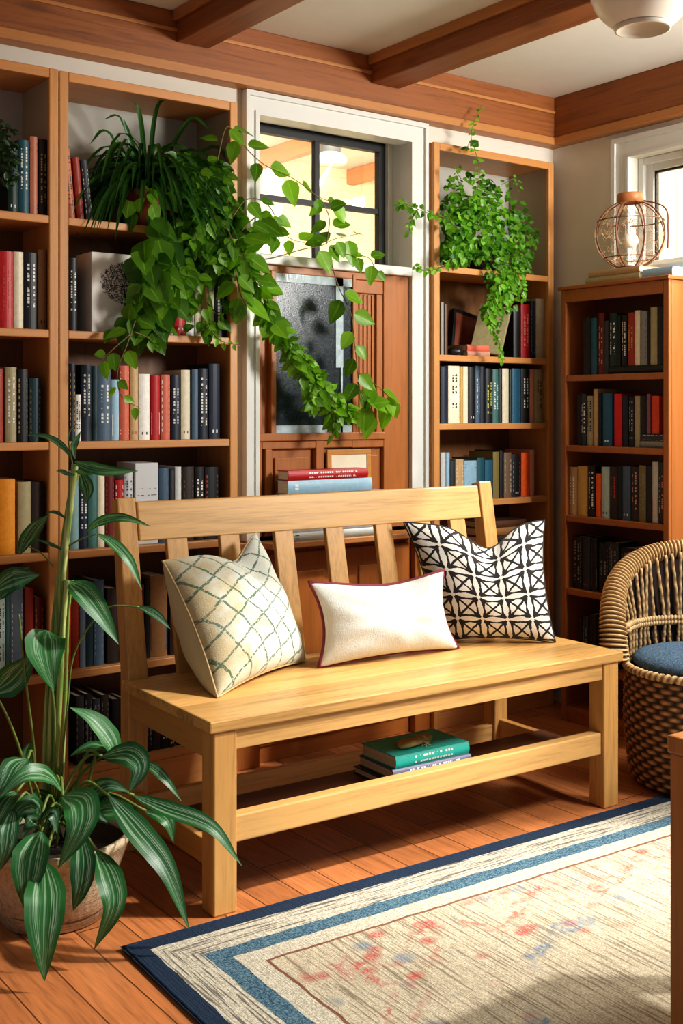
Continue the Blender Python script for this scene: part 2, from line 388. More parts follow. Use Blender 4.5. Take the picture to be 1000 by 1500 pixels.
# ================================================================== BOOKCASES
def bookcase(name, label, x0, x1, yf, yb, top, shelves, zb, mats, loc=None, rotz=0, st=.03, white_top=None, cornice=False):
    """local frame: front at y=yf facing -y"""
    ms, mx_, mi, mb = mats
    r = thing(name, label, 'bookcase', loc or (0, 0, 0), rotz)
    for a, b, f in ((x0, x0+.02, 0), (x1-.02, x1, 0)):
        boxo('side_panel', ms, (a, b, yf+.018, yb, 0, top-.001), r, .001)
    for a in (x0, x1-st): boxo('stile', ms, (a, a+st, yf, yf+.018, 0, top), r, .003)
    boxo('top_panel', mx_, (x0+.02, x1-.02, yf+.018, yb, top-.024, top-.002), r, .001)
    boxo('top_rail', mx_, (x0+st, x1-st, yf, yf+.018, top-(.03 if not cornice else .05), top), r, .003)
    for z in shelves:
        boxo('shelf', mx_, (x0+.02, x1-.02, yf+.018, yb-.012, z-.022, z), r, .001)
        boxo('shelf_lip', mx_, (x0+st, x1-st, yf+.002, yf+.018, z-.025, z), r, .003)
    if zb: boxo('plinth', mx_, (x0+st, x1-st, yf+.004, yf+.018, 0, shelves[-1]-.025), r, .002)
    zt = shelves[0] if white_top else top-.024
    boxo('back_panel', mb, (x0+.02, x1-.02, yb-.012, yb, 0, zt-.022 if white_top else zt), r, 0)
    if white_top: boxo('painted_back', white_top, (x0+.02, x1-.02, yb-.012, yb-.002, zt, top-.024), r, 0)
    if white_top:
        boxo('painted_side', M['tan_paint'], (x1-.0215, x1-.02, yf+.02, yb-.012, zt, top-.025), r, 0); boxo('painted_side', M['tan_paint'], (x0+.02, x0+.0215, yf+.02, yb-.012, zt, top-.025), r, 0)
    if cornice:
        boxo('top_board', mx_, (x0-.008, x1+.008, yf-.012, yb, top, top+.014), r, .003)
    return r
S12 = [1.85, 1.497, 1.15, .808, .432, .125]
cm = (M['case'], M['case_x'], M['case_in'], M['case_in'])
M['tan_paint'] = plain('tan_paint', rgb(172, 154, 130), .8, .04, 8, 0)
greyback = plain('grey_painted_back', rgb(190, 186, 176), .8, .04, 8, 0)
bookcase('bookcase', 'tall pine bookcase cut off by the picture edge, behind the tall green canes', .79, 1.410, 3.40, 3.66, 2.305, S12, 1, cm, white_top=greyback)
bookcase('bookcase', 'tall pine bookcase between the canes and the window, spider plant on its top shelf', 1.413, 2.056, 3.40, 3.66, 2.303, S12, 1, cm, white_top=greyback)
S3 = [1.813, 1.465, 1.195, .887, .58, .30, .09]
bookcase('bookcase', 'narrow pine bookcase in the room corner, leafy ivy on its top shelf', 2.944, 3.612, 3.40, 3.66, 2.293, S3, 1, cm, white_top=greyback)
S4 = [1.388, 1.107, .826, .533, .24, .06]
UX, UY0, UY1 = 3.47, 3.228, 2.697
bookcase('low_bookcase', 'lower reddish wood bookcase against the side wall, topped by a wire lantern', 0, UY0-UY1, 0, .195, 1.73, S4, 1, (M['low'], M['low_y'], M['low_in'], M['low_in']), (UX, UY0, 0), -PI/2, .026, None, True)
# ================================================================== BENCH
bench = thing('bench', 'long slatted-back oak bench with three pillows, standing in the middle of the room', 'bench', (1.41, 2.462, 0), math.radians(-2.0))
BL, BD, BZ = 1.468, .535, .485
boxo('seat', M['bench_seat'], (0, BL, 0, BD, BZ-.03, BZ), bench, .004)
for x0, x1 in ((.014, .080), (1.388, 1.454)):
    boxo('leg', M['bench_z'], (x0, x1, .008, .072, 0, BZ-.03), bench, .004)
    # rear leg and raked back post are one piece of wood
    bm = NB()
    hexa(bm, [(x0, .515, 0), (x1-.006, .515, 0), (x1-.006, .575, 0), (x0, .575, 0)], [(x0, .515, .5), (x1-.006, .515, .5), (x1-.006, .575, .5), (x0, .575, .5)])
    hexa(bm, [(x0, .515, .5), (x1-.006, .515, .5), (x1-.006, .575, .5), (x0, .575, .5)], [(x0+.002, .60, .995), (x1-.008, .60, .995), (x1-.008, .645, .985), (x0+.002, .645, .985)])
    bmesh.ops.remove_doubles(bm, verts=bm.verts, dist=1e-5)
    for f in [f for f in bm.faces if all(abs(v.co.z-.5) < 1e-4 for v in f.verts)]: bm.faces.remove(f)
    obj('back_post', bm, M['bench_z'], bench, bev=.004)
boxo('apron', M['bench'], (.080, 1.388, .014, .036, BZ-.082, BZ-.03), bench, .002)
boxo('apron', M['bench'], (.080, 1.388, .535, .555, BZ-.10, BZ-.03), bench, .002)
for x0 in (.018, 1.428): boxo('side_apron', M['bench_y'], (x0, x0+.022, .072, .515, BZ-.105, BZ-.03), bench, .002)
boxo('stretcher', M['bench'], (.080, 1.388, .018, .058, .168, .236), bench, .004)
boxo('stretcher', M['bench'], (.080, 1.388, .525, .55, .085, .148), bench, .003)
for x0 in (.03, 1.408): boxo('side_stretcher', M['bench_y'], (x0, x0+.028, .072, .515, .10, .165), bench, .003)
boxo('lower_shelf', wood('dark_shelf', rgb(96, 58, 34), 'X', .5, .2), (.062, 1.405, .06, .30, .1655, .180), bench, .002)
def by(z): return .515+(z-.5)/.495*.085                        # rake of the back
bm = NB(); za, zb_ = .868, .98
hexa(bm, [(.079, by(za)+.006, za), (1.387, by(za)+.006, za), (1.387, by(za)+.032, za), (.079, by(za)+.032, za)],
     [(.079, by(zb_)+.006, zb_), (1.387, by(zb_)+.006, zb_), (1.387, by(zb_)+.032, zb_), (.079, by(zb_)+.032, zb_)])
obj('top_rail', bm, M['bench'], bench, bev=.004)
for wx in (1.61, 1.787, 1.98, 2.172, 2.37, 2.535, 2.69):
    lx = wx-1.41; bm = NB(); h = .034
    hexa(bm, [(lx-h, .505, BZ-.02), (lx+h, .505, BZ-.02), (lx+h, .523, BZ-.02), (lx-h, .523, BZ-.02)],
         [(lx-h, by(.87)+.010, .872), (lx+h, by(.87)+.010, .872), (lx+h, by(.87)+.028, .872), (lx-h, by(.87)+.028, .872)])
    obj('slat', bm, M['bench_z'], bench, bev=.003)
# ================================================================== BOOKS
t = NT('book_cover'); oi = t.node('ShaderNodeObjectInfo')
n = t.noise(t.coord('Object'), 60, 4, .6)
k = t.math('ADD', t.math('MULTIPLY', n, .5), .75)
t.bump(n, .12, .001)
M['cover'] = t.base(t.mix(1.0, oi.outputs['Color'], t.comb(k, k, k), 'MULTIPLY'), .45)
t = NT('page_edges'); co = t.coord('Object')
n = t.noise(t.mapping(co, (400, 1, 1)), 1, 2); M['pages'] = t.base(t.ramp(n, [(.3, rgb(196, 178, 142)), (.7, rgb(236, 224, 196))]), .85)
LET = {'w': ('white', rgb(232, 230, 222)), 'g': ('gold', rgb(206, 166, 92)), 'k': ('dark', rgb(34, 30, 30)), 'r': ('red', rgb(196, 62, 44)),
       'y': ('yellow-green', rgb(200, 200, 90)), 'p': ('pinkish', rgb(224, 160, 136)), 's': ('silver-grey', rgb(140, 140, 136)), 'b': ('blue', rgb(60, 90, 130))}
for k_, (nm, c_) in LET.items(): M['let_'+k_] = plain('lettering_'+nm.replace('-', '_'), c_, .5, .05, 30, 0)
COL = {
 'black': (24, 24, 26), 'navy': (28, 40, 58), 'dark navy': (22, 30, 44), 'slate blue': (74, 96, 116), 'light blue': (150, 186, 206), 'teal': (30, 84, 98), 'teal blue': (32, 92, 120),
 'dark teal': (24, 54, 60), 'dark green': (24, 50, 40), 'green teal': (70, 116, 112), 'pale teal': (136, 170, 172), 'red': (178, 26, 30), 'bright red': (206, 28, 26), 'dark red': (108, 24, 22),
 'rust red': (156, 52, 28), 'orange red': (204, 70, 32), 'orange': (232, 96, 30), 'amber': (232, 150, 28), 'salmon': (212, 108, 82), 'copper': (196, 122, 92), 'pink': (206, 150, 128), 'mauve': (128, 82, 96),
 'cream': (230, 220, 192), 'white': (234, 232, 224), 'grey white': (206, 208, 206), 'tan': (196, 162, 116), 'tan brown': (150, 108, 66), 'grey': (136, 136, 130), 'beige grey': (180, 170, 146), 'pale grey': (196, 196, 184),
 'olive': (130, 116, 66), 'mustard': (198, 160, 84), 'brown': (92, 60, 40), 'dark brown': (50, 36, 30), 'speckled brown': (120, 96, 76), 'charcoal': (50, 52, 56), 'blue grey': (112, 130, 146), 'mint': (186, 208, 196),
 'turquoise': (52, 184, 168), 'violet grey': (98, 96, 118), 'khaki': (168, 156, 118)}
def make_book(w, h, d, col, style='', loc=(0, 0, 0), rot=None, seed=0):
    """upright, spine towards -y, origin under the middle of the spine"""
    R = random.Random(seed); bm = NB(); bl = min(.005, w*.16); tk = min(.0026, w*.16)
    def prof(in_):
        hw = w/2-in_; p = [(-hw, d), (-hw, bl)]
        for i in range(7):
            s = -1+2*i/6; p.append((hw*s, bl-bl*(1-s*s)+in_))
        return p+[(hw, bl), (hw, d)]
    a, b = prof(0), prof(tk)
    A = [[bm.verts.new((x, y, z)) for x, y in a] for z in (0, h)]; B = [[bm.verts.new((x, y, z)) for x, y in b] for z in (0, h)]
    for i in range(len(a)-1):
        bm.faces.new((A[0][i], A[0][i+1], A[1][i+1], A[1][i])); bm.faces.new((B[0][i+1], B[0][i], B[1][i], B[1][i+1]))
        bm.faces.new((A[1][i], A[1][i+1], B[1][i+1], B[1][i])); bm.faces.new((A[0][i+1], A[0][i], B[0][i], B[0][i+1]))
    for i in (0, -1): bm.faces.new((A[0][i], A[1][i], B[1][i], B[0][i]))
    o = obj('book', bm, M['cover'])
    c = COL[col]; j = R.uniform(.9, 1.1); o.color = tuple(min(1, q*j) for q in lin([v/255 for v in c]))+(1,)
    bm = NB(); box(bm, -w/2+tk, w/2-tk, bl+.001, d-.004, .003, h-.004); obj('page_block', bm, M['pages'], o)
    if style and w > .006:
        lc = style[0]; bm = NB()
        def q(x0, x1, z0, z1):
            def yy(x): s = x/(w/2); return bl*s*s-.0007
            v = [bm.verts.new(p_) for p_ in ((x0, yy(x0), z0), (x1, yy(x1), z0), (x1, yy(x1), z1), (x0, yy(x0), z1))]; bm.faces.new(v)
        g = min(.30*w, .012)
        if 't' in style:
            z = h*R.uniform(.16, .3); zt = h*R.uniform(.72, .9); step = max(.006, g*.95)
            while z < zt:
                if R.random() > .14:
                    e = step*.72; m = R.randint(0, 3)
                    q(-g, g, z, z+e*.28)
                    if m != 1: q(-g, -g*.45, z, z+e)
                    if m != 0: q(g*.45, g, z, z+e)
                    if m == 3: q(-g, g, z+e*.72, z+e)
                z += step
        if 'b' in style:
            for zf in (.08, .12, .82, .9): q(-w*.44, w*.44, h*zf, h*(zf+.018))
        if 's' in style:                                       # broad stripes up the spine
            z = h*.12
            while z < h*.86:
                e = R.uniform(.006, .014); q(-w*.4, w*.4, z, z+e); z += e+R.uniform(.004, .012)
        if 'l' in style: q(-w*.46, w*.46, h*.08, h*.42)          # a paper label low on the spine
        if 'm' in style: q(-g*.8, g*.8, h*.08, h*.12)            # a publisher's mark at the foot
        if len(bm.faces): obj('spine_lettering', bm, M['let_'+lc], o)
        else: bm.free()
    o.location = loc
    if rot is not None: o.rotation_euler = rot
    return o
ORD = ['first', 'second', 'third', 'fourth', 'fifth', 'sixth', 'seventh', 'eighth', 'ninth', 'tenth', 'eleventh', 'twelfth', 'thirteenth', 'fourteenth', 'fifteenth', 'sixteenth', 'seventeenth', 'eighteenth']
STY = {'t': 'lettering', 'b': 'bands', 's': 'stripes', 'l': 'label', 'm': 'mark'}
def describe(col, style):
    if not style: return col+' book'
    return '%s book with %s %s' % (col, LET[style[0]][0], STY[style[1]])
seed_ = [100]
def shelf(case, shelfword, anchor, rev, z, specs, plane='Y', dflt_d=.165, inset=.03, group=None):
    """specs: (u0, u1, vtop, colour, style[, lean degrees[, forward[, lift]]]); a book's ordinal counts from the anchor"""
    n = len(specs); k = 0
    for i, sp in enumerate(specs):
        u0, u1, vt, col, st = sp[:5]; lean = sp[5] if len(sp) > 5 else 0; fw = sp[6] if len(sp) > 6 else 0; lift = sp[7] if len(sp) > 7 else 0
        seed_[0] += 1
        if plane == 'Y':
            Y = 3.40+inset-fw
            a, b = onY(u0, vt, Y), onY(u1, vt, Y); w = b.x-a.x-.0006; h = (a.z+b.z)/2-z-lift; x = (a.x+b.x)/2
            loc = Vector((x, Y, z+lift+.0005)); rz = 0
        else:
            X = UX+inset-fw
            a, b = onX(u0, vt, X), onX(u1, vt, X); w = a.y-b.y-.0006; h = (a.z+b.z)/2-z-lift
            loc = Vector((X, (a.y+b.y)/2, z+lift+.0005)); rz = -PI/2
        d = min(dflt_d+random.Random(seed_[0]).uniform(-.02, .0), .17)
        le = math.radians(lean)
        if le: loc.z += w/2*abs(math.sin(le))
        o = make_book(w, h/(math.cos(le) if le else 1), d, col, st, loc, (0, le, rz), seed_[0])
        pos = (n-1-i) if rev else i
        lab = '%s, %s from %s, %s shelf, %s' % (describe(col, st), ORD[pos], anchor, shelfword, case)
        tag(o, lab, 'book', group or 'books on the %s shelf of the %s' % (shelfword, case))
W2 = 'spider-plant bookcase'; W1 = 'outermost bookcase'; W3 = 'ivy bookcase'; W4 = 'lantern bookcase'
# --- spider-plant bookcase
shelf(W2, 'top', 'divider', 0, S12[0], [(101, 111, 219, 'copper', 'kt', -5), (114, 124, 232, 'rust red', '', -5), (127, 137, 236, 'charcoal', 'ws', -6)])
shelf(W2, 'second', 'divider', 0, S12[1], [(101.5, 114, 378, 'black', 'wt'), (257, 272, 392, 'red', 'wm'), (273, 285, 396, 'grey white', ''), (286, 295, 395, 'cream', 'gm'), (296, 305, 393, 'tan', 'wb'), (306, 314, 394, 'cream', ''), (315, 332, 390, 'black', 'wt')])
shelf(W2, 'third', 'divider', 0, S12[2], [(102, 111, 533, 'dark navy', 'gs'), (111, 119, 578, 'white', 'kt'), (120, 135, 534, 'navy', 'wt'), (136, 144, 536, 'dark teal', ''), (144.5, 163, 536, 'slate blue', 'wt'), (164, 175, 556, 'light blue', 'wl'),
  (176, 190, 536, 'salmon', 'wb'), (191, 203, 538, 'tan', 'rm'), (204, 220, 548, 'white', 'km'), (222, 235, 550, 'red', 'wl'), (236, 250, 549, 'salmon', 'ws'), (252, 264, 549, 'navy', 'wt'), (266, 279, 542, 'cream', 'km'), (282, 291, 541, 'slate blue', ''), (292, 306, 540, 'dark navy', 'wt'), (307, 323, 533, 'navy', 'wm')])
shelf(W2, 'fourth', 'divider', 0, S12[3], [(103, 116, 690, 'pale teal', ''), (117, 129.5, 690, 'navy', 'wt'), (130, 143, 693, 'green teal', ''), (143.5, 154, 693, 'cream', ''), (155, 168, 697, 'dark red', 'gs'), (169, 182, 703, 'red', 'ws'), (183, 196, 690, 'grey white', 'bt'),
  (234, 248, 686, 'slate blue', 'wm'), (249, 256, 688, 'charcoal', ''), (257, 266, 684, 'grey white', 'km'), (268, 285, 684, 'dark brown', 'ss'), (286, 300, 684, 'black', 'wt'), (301, 321, 684, 'black', 'rs')])
shelf(W2, 'fifth', 'divider', 0, S12[4], [(99.5, 104, 878, 'orange', ''), (104.5, 117, 877, 'rust red', 'ks'), (117.5, 126, 885, 'blue grey', ''), (127, 137, 880, 'dark teal', ''), (138, 153, 850, 'slate blue', 'ss'), (158, 176, 862, 'dark brown', ''), (180, 197, 866, 'charcoal', 'sm'),
  (199, 212, 857, 'dark red', 'wm'), (213, 220, 850, 'black', ''), (221, 246, 843, 'tan brown', 'bl'), (250, 266, 850, 'dark brown', ''), (270, 288, 860, 'dark navy', ''), (292, 318, 862, 'charcoal', '')])
shelf(W2, 'lowest', 'divider', 0, S12[5], [(112, 124, 1020, 'charcoal', 'ss'), (125, 136, 1017, 'black', 'st'), (137, 148, 1024, 'charcoal', 'st'), (149, 160, 1018, 'dark brown', 'ss'), (165, 178, 1024, 'black', ''), (181, 198, 1028, 'charcoal', ''), (214, 223, 1030, 'black', 'st'), (224, 236, 1028, 'dark brown', ''), (237, 247, 1035, 'black', 'wt'), (248, 257, 1030, 'charcoal', 'wm'), (262, 280, 1040, 'black', '')])
# --- outermost bookcase
shelf(W1, 'top', 'divider', 1, S12[0], [(12, 27, 208, 'dark green', 'wm'), (28, 43.5, 205, 'teal', 'wt'), (44.5, 56, 200, 'copper', 'kb'), (57.5, 70, 204, 'dark brown', 'gt')])
shelf(W1, 'second', 'divider', 1, S12[1], [(0, 20, 368, 'red', 'rt'), (20.5, 35, 369, 'cream', ''), (36, 55.5, 370, 'black', 'wt'), (56.5, 69, 366, 'tan brown', 'km')])
shelf(W1, 'third', 'divider', 1, S12[2], [(-10, 5.5, 540, 'rust red', ''), (9, 25, 538, 'khaki', 'wt'), (26.5, 42, 541, 'black', 'gs'), (43.5, 61, 554, 'dark teal', 'gs')])
shelf(W1, 'fourth', 'divider', 1, S12[3], [(-1, 23, 702, 'amber', ''), (28, 46, 706, 'khaki', ''), (47, 65, 706, 'dark brown', '')])
shelf(W1, 'fifth', 'divider', 1, S12[4], [(-3, 8, 870, 'mint', 'kt'), (9, 15, 868, 'green teal', ''), (16, 35, 862, 'blue grey', 'ws'), (37, 50, 862, 'rust red', ''), (51.5, 64, 875, 'dark red', 'gs')])
# --- ivy bookcase in the corner
shelf(W3, 'second', 'door', 0, S3[1], [(646, 650.5, 443, 'grey', ''), (651.5, 656, 446, 'brown', ''), (753, 763.5, 450, 'black', ''), (764, 777, 446, 'red', 'pt'), (778, 785.5, 441, 'navy', 'sm'), (786, 799, 438, 'beige grey', '')])
shelf(W3, 'third', 'door', 0, S3[2], [(646.5, 657, 537, 'navy', ''), (657.5, 674, 536, 'cream', 'kt'), (674.5, 678.5, 537, 'mustard', ''), (679, 686, 537, 'cream', ''), (687, 696.5, 538, 'black', 'wm'), (697, 703.5, 536, 'slate blue', 'wt'), (704, 711, 537, 'dark navy', ''), (712, 722, 540, 'black', 'yt'), (722.5, 731, 541, 'green teal', 'wt'), (731.5, 736, 540, 'black', ''),
  (736.5, 746, 540, 'cream', ''), (746.5, 750.5, 541, 'dark green', ''), (751, 763.5, 540, 'teal blue', 'sb'), (764, 776.5, 540, 'black', 'wt'), (777, 783, 541, 'pink', ''), (783.5, 796, 541, 'khaki', 'kt')])
shelf(W3, 'fourth', 'door', 0, S3[3], [(646, 653.5, 663, 'grey white', ''), (654, 659, 663, 'light blue', ''), (660, 667.5, 675, 'charcoal', ''), (668, 680, 673, 'tan', 'ws'), (681, 699, 675, 'light blue', 'kb'), (699.5, 710.5, 671, 'teal', ''), (711, 722.5, 674, 'teal blue', ''), (723, 732, 662, 'olive', ''), (732.5, 738.5, 660, 'black', ''), (739, 750, 663, 'speckled brown', 'ws'), (750.5, 763.5, 665, 'black', 'sm'), (764.5, 776.5, 663, 'orange', ''), (777, 783.5, 659, 'pink', '')])
# --- low bookcase
dd = dict(plane='X', dflt_d=.13, inset=.022)
shelf(W4, 'top', 'corner', 0, S4[0], [(853, 863.5, 466, 'black', ''), (864, 873, 466, 'teal', ''), (875, 883.5, 459, 'dark red', 'gt'), (884, 890, 470, 'charcoal', '')], **dd)
shelf(W4, 'top', 'corner on slab', 0, S4[0], [(891, 902, 459, 'dark green', 'wt', 0, 0, .03), (903, 908, 462, 'black', '', 0, 0, .03), (909, 917, 462, 'black', 'wt', 0, 0, .03), (918, 928, 458, 'rust red', 'gt', 0, 0, .03), (928.5, 936, 455, 'cream', '', 0, 0, .03), (936.5, 946.5, 456, 'grey', 'ks', 0, 0, .03), (947, 950.5, 456, 'dark navy', '', 0, 0, .03), (951, 961, 450, 'khaki', '', 0, 0, .03), (962, 972, 450, 'black', '', 0, 0, .03)], group='books standing on the black slab', **dd)
shelf(W4, 'second', 'corner', 0, S4[1], [(844, 849.5, 578, 'black', ''), (850, 857.5, 577, 'charcoal', 'wt'), (858, 867, 580, 'khaki', 'kt'), (868, 874.5, 570, 'tan', ''), (876, 880, 576, 'black', ''), (881, 895, 576, 'teal blue', 'wm'), (898, 909, 577, 'bright red', ''), (910, 919, 580, 'dark navy', ''), (920, 927.5, 581, 'black', 'wt'), (928, 936, 580, 'khaki', '')], **dd)
shelf(W4, 'second', 'corner on grey pair', 0, S4[1], [(937.5, 945, 580, 'black', '', 0, 0, .052), (946, 951.5, 577, 'mauve', '', 0, 0, .052), (953, 964, 580, 'orange red', '', 0, 0, .052)], group='books standing on the grey pair', **dd)
shelf(W4, 'third', 'corner', 0, S4[2], [(831, 844, 684, 'tan', 'wt'), (844.5, 859, 683, 'mustard', ''), (860, 870, 683, 'black', 'wt'), (871, 879, 694, 'orange', 'kl'), (879.5, 891, 684, 'mint', 'km'), (891.5, 903, 684, 'dark brown', 'rt'), (903.5, 909.5, 683, 'black', ''), (910, 922, 683, 'slate blue', 'wm'), (923, 933.5, 684, 'dark brown', 'pt'), (934, 944.5, 682, 'olive', 'st'), (945, 953.5, 682, 'dark navy', ''), (954, 962.5, 677, 'pale grey', 'rl'), (963, 972, 677, 'dark brown', 'pt')], **dd)
shelf(W4, 'fourth', 'corner', 0, S4[3], [(838, 851, 786, 'black', 'st'), (851.5, 863, 787, 'charcoal', 'rm'), (864, 873, 788, 'black', 'sl'), (876, 890, 795, 'black', 'st'), (890.5, 905, 795, 'charcoal', 'st'), (908, 928, 803, 'black', 'st'), (932, 946, 804, 'dark brown', ''), (947, 961, 804, 'black', '')], **dd)
shelf(W4, 'fifth', 'corner', 0, S4[4], [(846, 851, 905, 'black', ''), (851.5, 860, 903, 'charcoal', 'st'), (861, 872, 900, 'black', ''), (873, 884, 903, 'dark brown', ''), (885, 900, 902, 'black', '')], **dd)
# ------------------------------------------------------------------ lying and leaning books
def lying(x, y, z, length, depth, thick, col, style, label, group, rz=0, anchor_left=True):
    """flat on its side: spine towards -y (before rz), left end at x"""
    seed_[0] += 1
    o = make_book(thick, length, depth, col, style, seed=seed_[0])
    o.matrix_world = Matrix.Translation((x, y, z+thick/2+.0004)) @ Matrix.Rotation(rz, 4, 'Z') @ Matrix.Rotation(PI/2, 4, 'Y')
    return tag(o, label, 'book', group)
# under the bench
g = 'books on the shelf under the bench'; br = math.radians(-2)
bx, by_ = 2.045, 2.535
lying(bx-.012, by_+.012, .1805, .275, .168, .020, 'charcoal', '', 'thin dark book at the bottom of the pile under the bench', g, br)
lying(bx+.002, by_+.004, .201, .285, .175, .028, 'violet grey', 'wt', 'violet-grey book with white lettering, middle of the pile under the bench', g, br-.02)
lying(bx+.012, by_+.004, .2295, .272, .172, .036, 'turquoise', 'wt', 'turquoise hardback on top of the pile under the bench', g, br)
# on the ledge behind the bench
g = 'books piled on the ledge behind the bench'; lz = .7875
P0 = onY(423, 700, 3.36)
pile = [(.030, .41, 'pale grey', 'km', 'pale grey book at the very bottom of the ledge pile', -.015), (.034, .36, 'grey white', '', 'white book second from the bottom of the ledge pile', .0), (.036, .39, 'charcoal', 'wm', 'charcoal book in the middle of the ledge pile', -.02), (.028, .38, 'slate blue', '', 'slate blue book just above the charcoal one in the ledge pile', -.01),
  (.034, .43, 'blue grey', 'wt', 'blue-grey book with white lettering, third from the top of the ledge pile', -.004), (.046, .37, 'light blue', 'wm', 'light blue book under the red one in the ledge pile', -.012), (.034, .35, 'red', 'wt', 'red book on top of the ledge pile', -.01)]
zz = lz
for th_, ln_, co_, sty_, lab_, ox in pile:
    lying(P0.x+ox, 3.346, zz, ln_, .075, th_, co_, sty_, lab_, g); zz += th_+.001
# corner bookcase, second shelf: a flat pair, a slanting album, a leaning cream book
z = S3[1]+.0005; a = onY(686, 515, 3.42); b = onY(719, 515, 3.42)
lying(a.x, 3.425, z, b.x-a.x, .15, .019, 'pink', '', 'pale pink book at the bottom of the flat pair on the ivy bookcase', 'flat books on the second shelf of the ivy bookcase')
lying(a.x+.004, 3.43, z+.0195, b.x-a.x-.004, .14, .026, 'salmon', '', 'salmon red book on top of the flat pair on the ivy bookcase', 'flat books on the second shelf of the ivy bookcase')
a = onY(734, 521, 3.43); seed_[0] += 1
o = make_book(.024, .205, .13, 'khaki', '', seed=5)
o.matrix_world = Matrix.Translation((a.x, 3.43, z+.006)) @ Matrix.Rotation(math.radians(17), 4, 'Y') @ Matrix.Rotation(math.radians(38), 4, 'Z')
tag(o, 'khaki book slanting in the middle of the ivy bookcase, second shelf', 'book')
fr_ = thing('framed_panel', 'black-edged brown panel leaning back behind the flat books on the ivy bookcase', 'picture', (onY(672, 520, 3.55).x, 3.603, S3[1]+.037), 0)
fr_.rotation_euler = (math.radians(-8), math.radians(12), 0)
bm = NB(); w_, h_ = .16, .18
for d_ in ((0, w_, -.008, .008, 0, .014), (0, w_, -.008, .008, h_-.014, h_), (0, .014, -.008, .008, .014, h_-.014), (w_-.014, w_, -.008, .008, .014, h_-.014)): box(bm, *d_)
obj('frame', bm, M['black'], fr_, bev=.001); boxo('panel', plain('rust_panel', rgb(140, 66, 36), .6, .2, 20), (.014, w_-.014, -.004, .004, .014, h_-.014), fr_, 0)
bm = NB(); p = onY(668, 512, 3.45)
lathe(bm, [(.004, 0), (.03, .002), (.034, .016), (.024, .03), (.006, .034)], 14)
for v in bm.verts: v.co += Vector((math.sin(v.co.x*300)*.003, math.cos(v.co.y*260)*.004, abs(math.sin(v.co.x*120))*.004))
tag(obj('stone', bm, plain('dark_stone', rgb(42, 38, 38), .35, .3, 30), None, True, loc=(p.x, 3.46, S3[1]+.0005)), 'dark glossy stone beside the flat books on the ivy bookcase', 'stone')
# ivy bookcase, fifth shelf: a low pile of flat books
a = onY(706, 780, 3.42); b = onY(776, 780, 3.42); zz = S3[4]+.0005
names = ['bottom', 'second from bottom', 'third from bottom', 'third from top', 'second from top', 'topmost']
for i, (co_, th_) in enumerate((('dark brown', .04), ('charcoal', .035), ('brown', .04), ('dark brown', .034), ('tan brown', .03), ('brown', .028))):
    lying(a.x+.01*(i % 3), 3.43, zz, b.x-a.x-.02*(i % 2), .16, th_, co_, '', '%s flat book, %s of the fifth-shelf pile on the ivy bookcase' % (co_, names[i]), 'flat books on the fifth shelf of the ivy bookcase'); zz += th_+.001
# low bookcase: black slab and grey pair that other books stand on
def lyingX(u0, u1, z, depth, thick, col, style, label, group):
    X = UX+.02; a, b = onX(u0, 600, X), onX(u1, 600, X); seed_[0] += 1
    o = make_book(thick, a.y-b.y, depth, col, style, seed=seed_[0])
    o.matrix_world = Matrix.Translation((X, a.y, z+thick/2+.0005)) @ Matrix.Rotation(-PI/2, 4, 'Z') @ Matrix.Rotation(PI/2, 4, 'Y')
    return tag(o, label, 'book', group)
lyingX(891, 973.4, S4[0], .15, .029, 'black', '', 'black flat album lying under other books on the lantern bookcase', None)
lyingX(937, 973, S4[1], .15, .024, 'grey', '', 'grey book, lower of the flat pair on the lantern bookcase', 'flat grey pair on the lantern bookcase')
lyingX(937, 972, S4[1]+.0255, .148, .024, 'charcoal', 'ws', 'charcoal book, upper of the flat pair on the lantern bookcase', 'flat grey pair on the lantern bookcase')
# ------------------------------------------------------------------ two boxes shown face-on
def sketch_box(u0, u1, vt, z, depth, name, label, c, sk):
    Y = 3.425; a, b = onY(u0, vt, Y), onY(u1, vt, Y); w_, h_ = b.x-a.x, (a.z+b.z)/2-z-.001
    r = thing(name, label, 'book', (a.x, Y, z+.0005))
    boxo('cover', plain(name+'_paper', c, .6, .03, 20), (0, w_, 0, depth, 0, h_), r, .002)
    bm = NB(); R = random.Random(3)
    if sk == 'tree':                                           # ink drawing of a bushy tree
        cx, cz = w_*.46, h_*.62
        for k in range(900):
            an, ra = R.uniform(0, 2*PI), math.sqrt(R.random())
            x, zc = cx+math.cos(an)*ra*w_*.34, cz+math.sin(an)*ra*h_*.26; l = R.uniform(.004, .012); t2 = R.uniform(0, PI)
            dxx, dzz = math.cos(t2)*l, math.sin(t2)*l; nx, nz = -math.sin(t2)*.0008, math.cos(t2)*.0008
            bm.faces.new([bm.verts.new(p) for p in ((x-nx, -.0006, zc-nz), (x+dxx-nx, -.0006, zc+dzz-nz), (x+dxx+nx, -.0006, zc+dzz+nz), (x+nx, -.0006, zc+nz))])
        for k in range(120):
            x = cx+R.uniform(-.014, .016); zc = h_*.2+R.random()*h_*.32
            bm.faces.new([bm.verts.new(p) for p in ((x, -.0006, zc), (x+.0012, -.0006, zc), (x+.0022, -.0006, zc+.014), (x+.001, -.0006, zc+.014))])
    else:
        for k in range(60):
            x = R.uniform(.08, .92)*w_; zc = h_*R.choice((.12, .2, .28, .36, .44, .52, .6, .68)); l = R.uniform(.003, .008)
            if x+l < w_*.96: bm.faces.new([bm.verts.new(p) for p in ((x, -.0006, zc), (x+l, -.0006, zc), (x+l, -.0006, zc+.0022), (x, -.0006, zc+.0022))])
    obj('cover_drawing', bm, plain(name+'_ink', rgb(74, 72, 76), .7, .1, 30, 0), r)
    return r
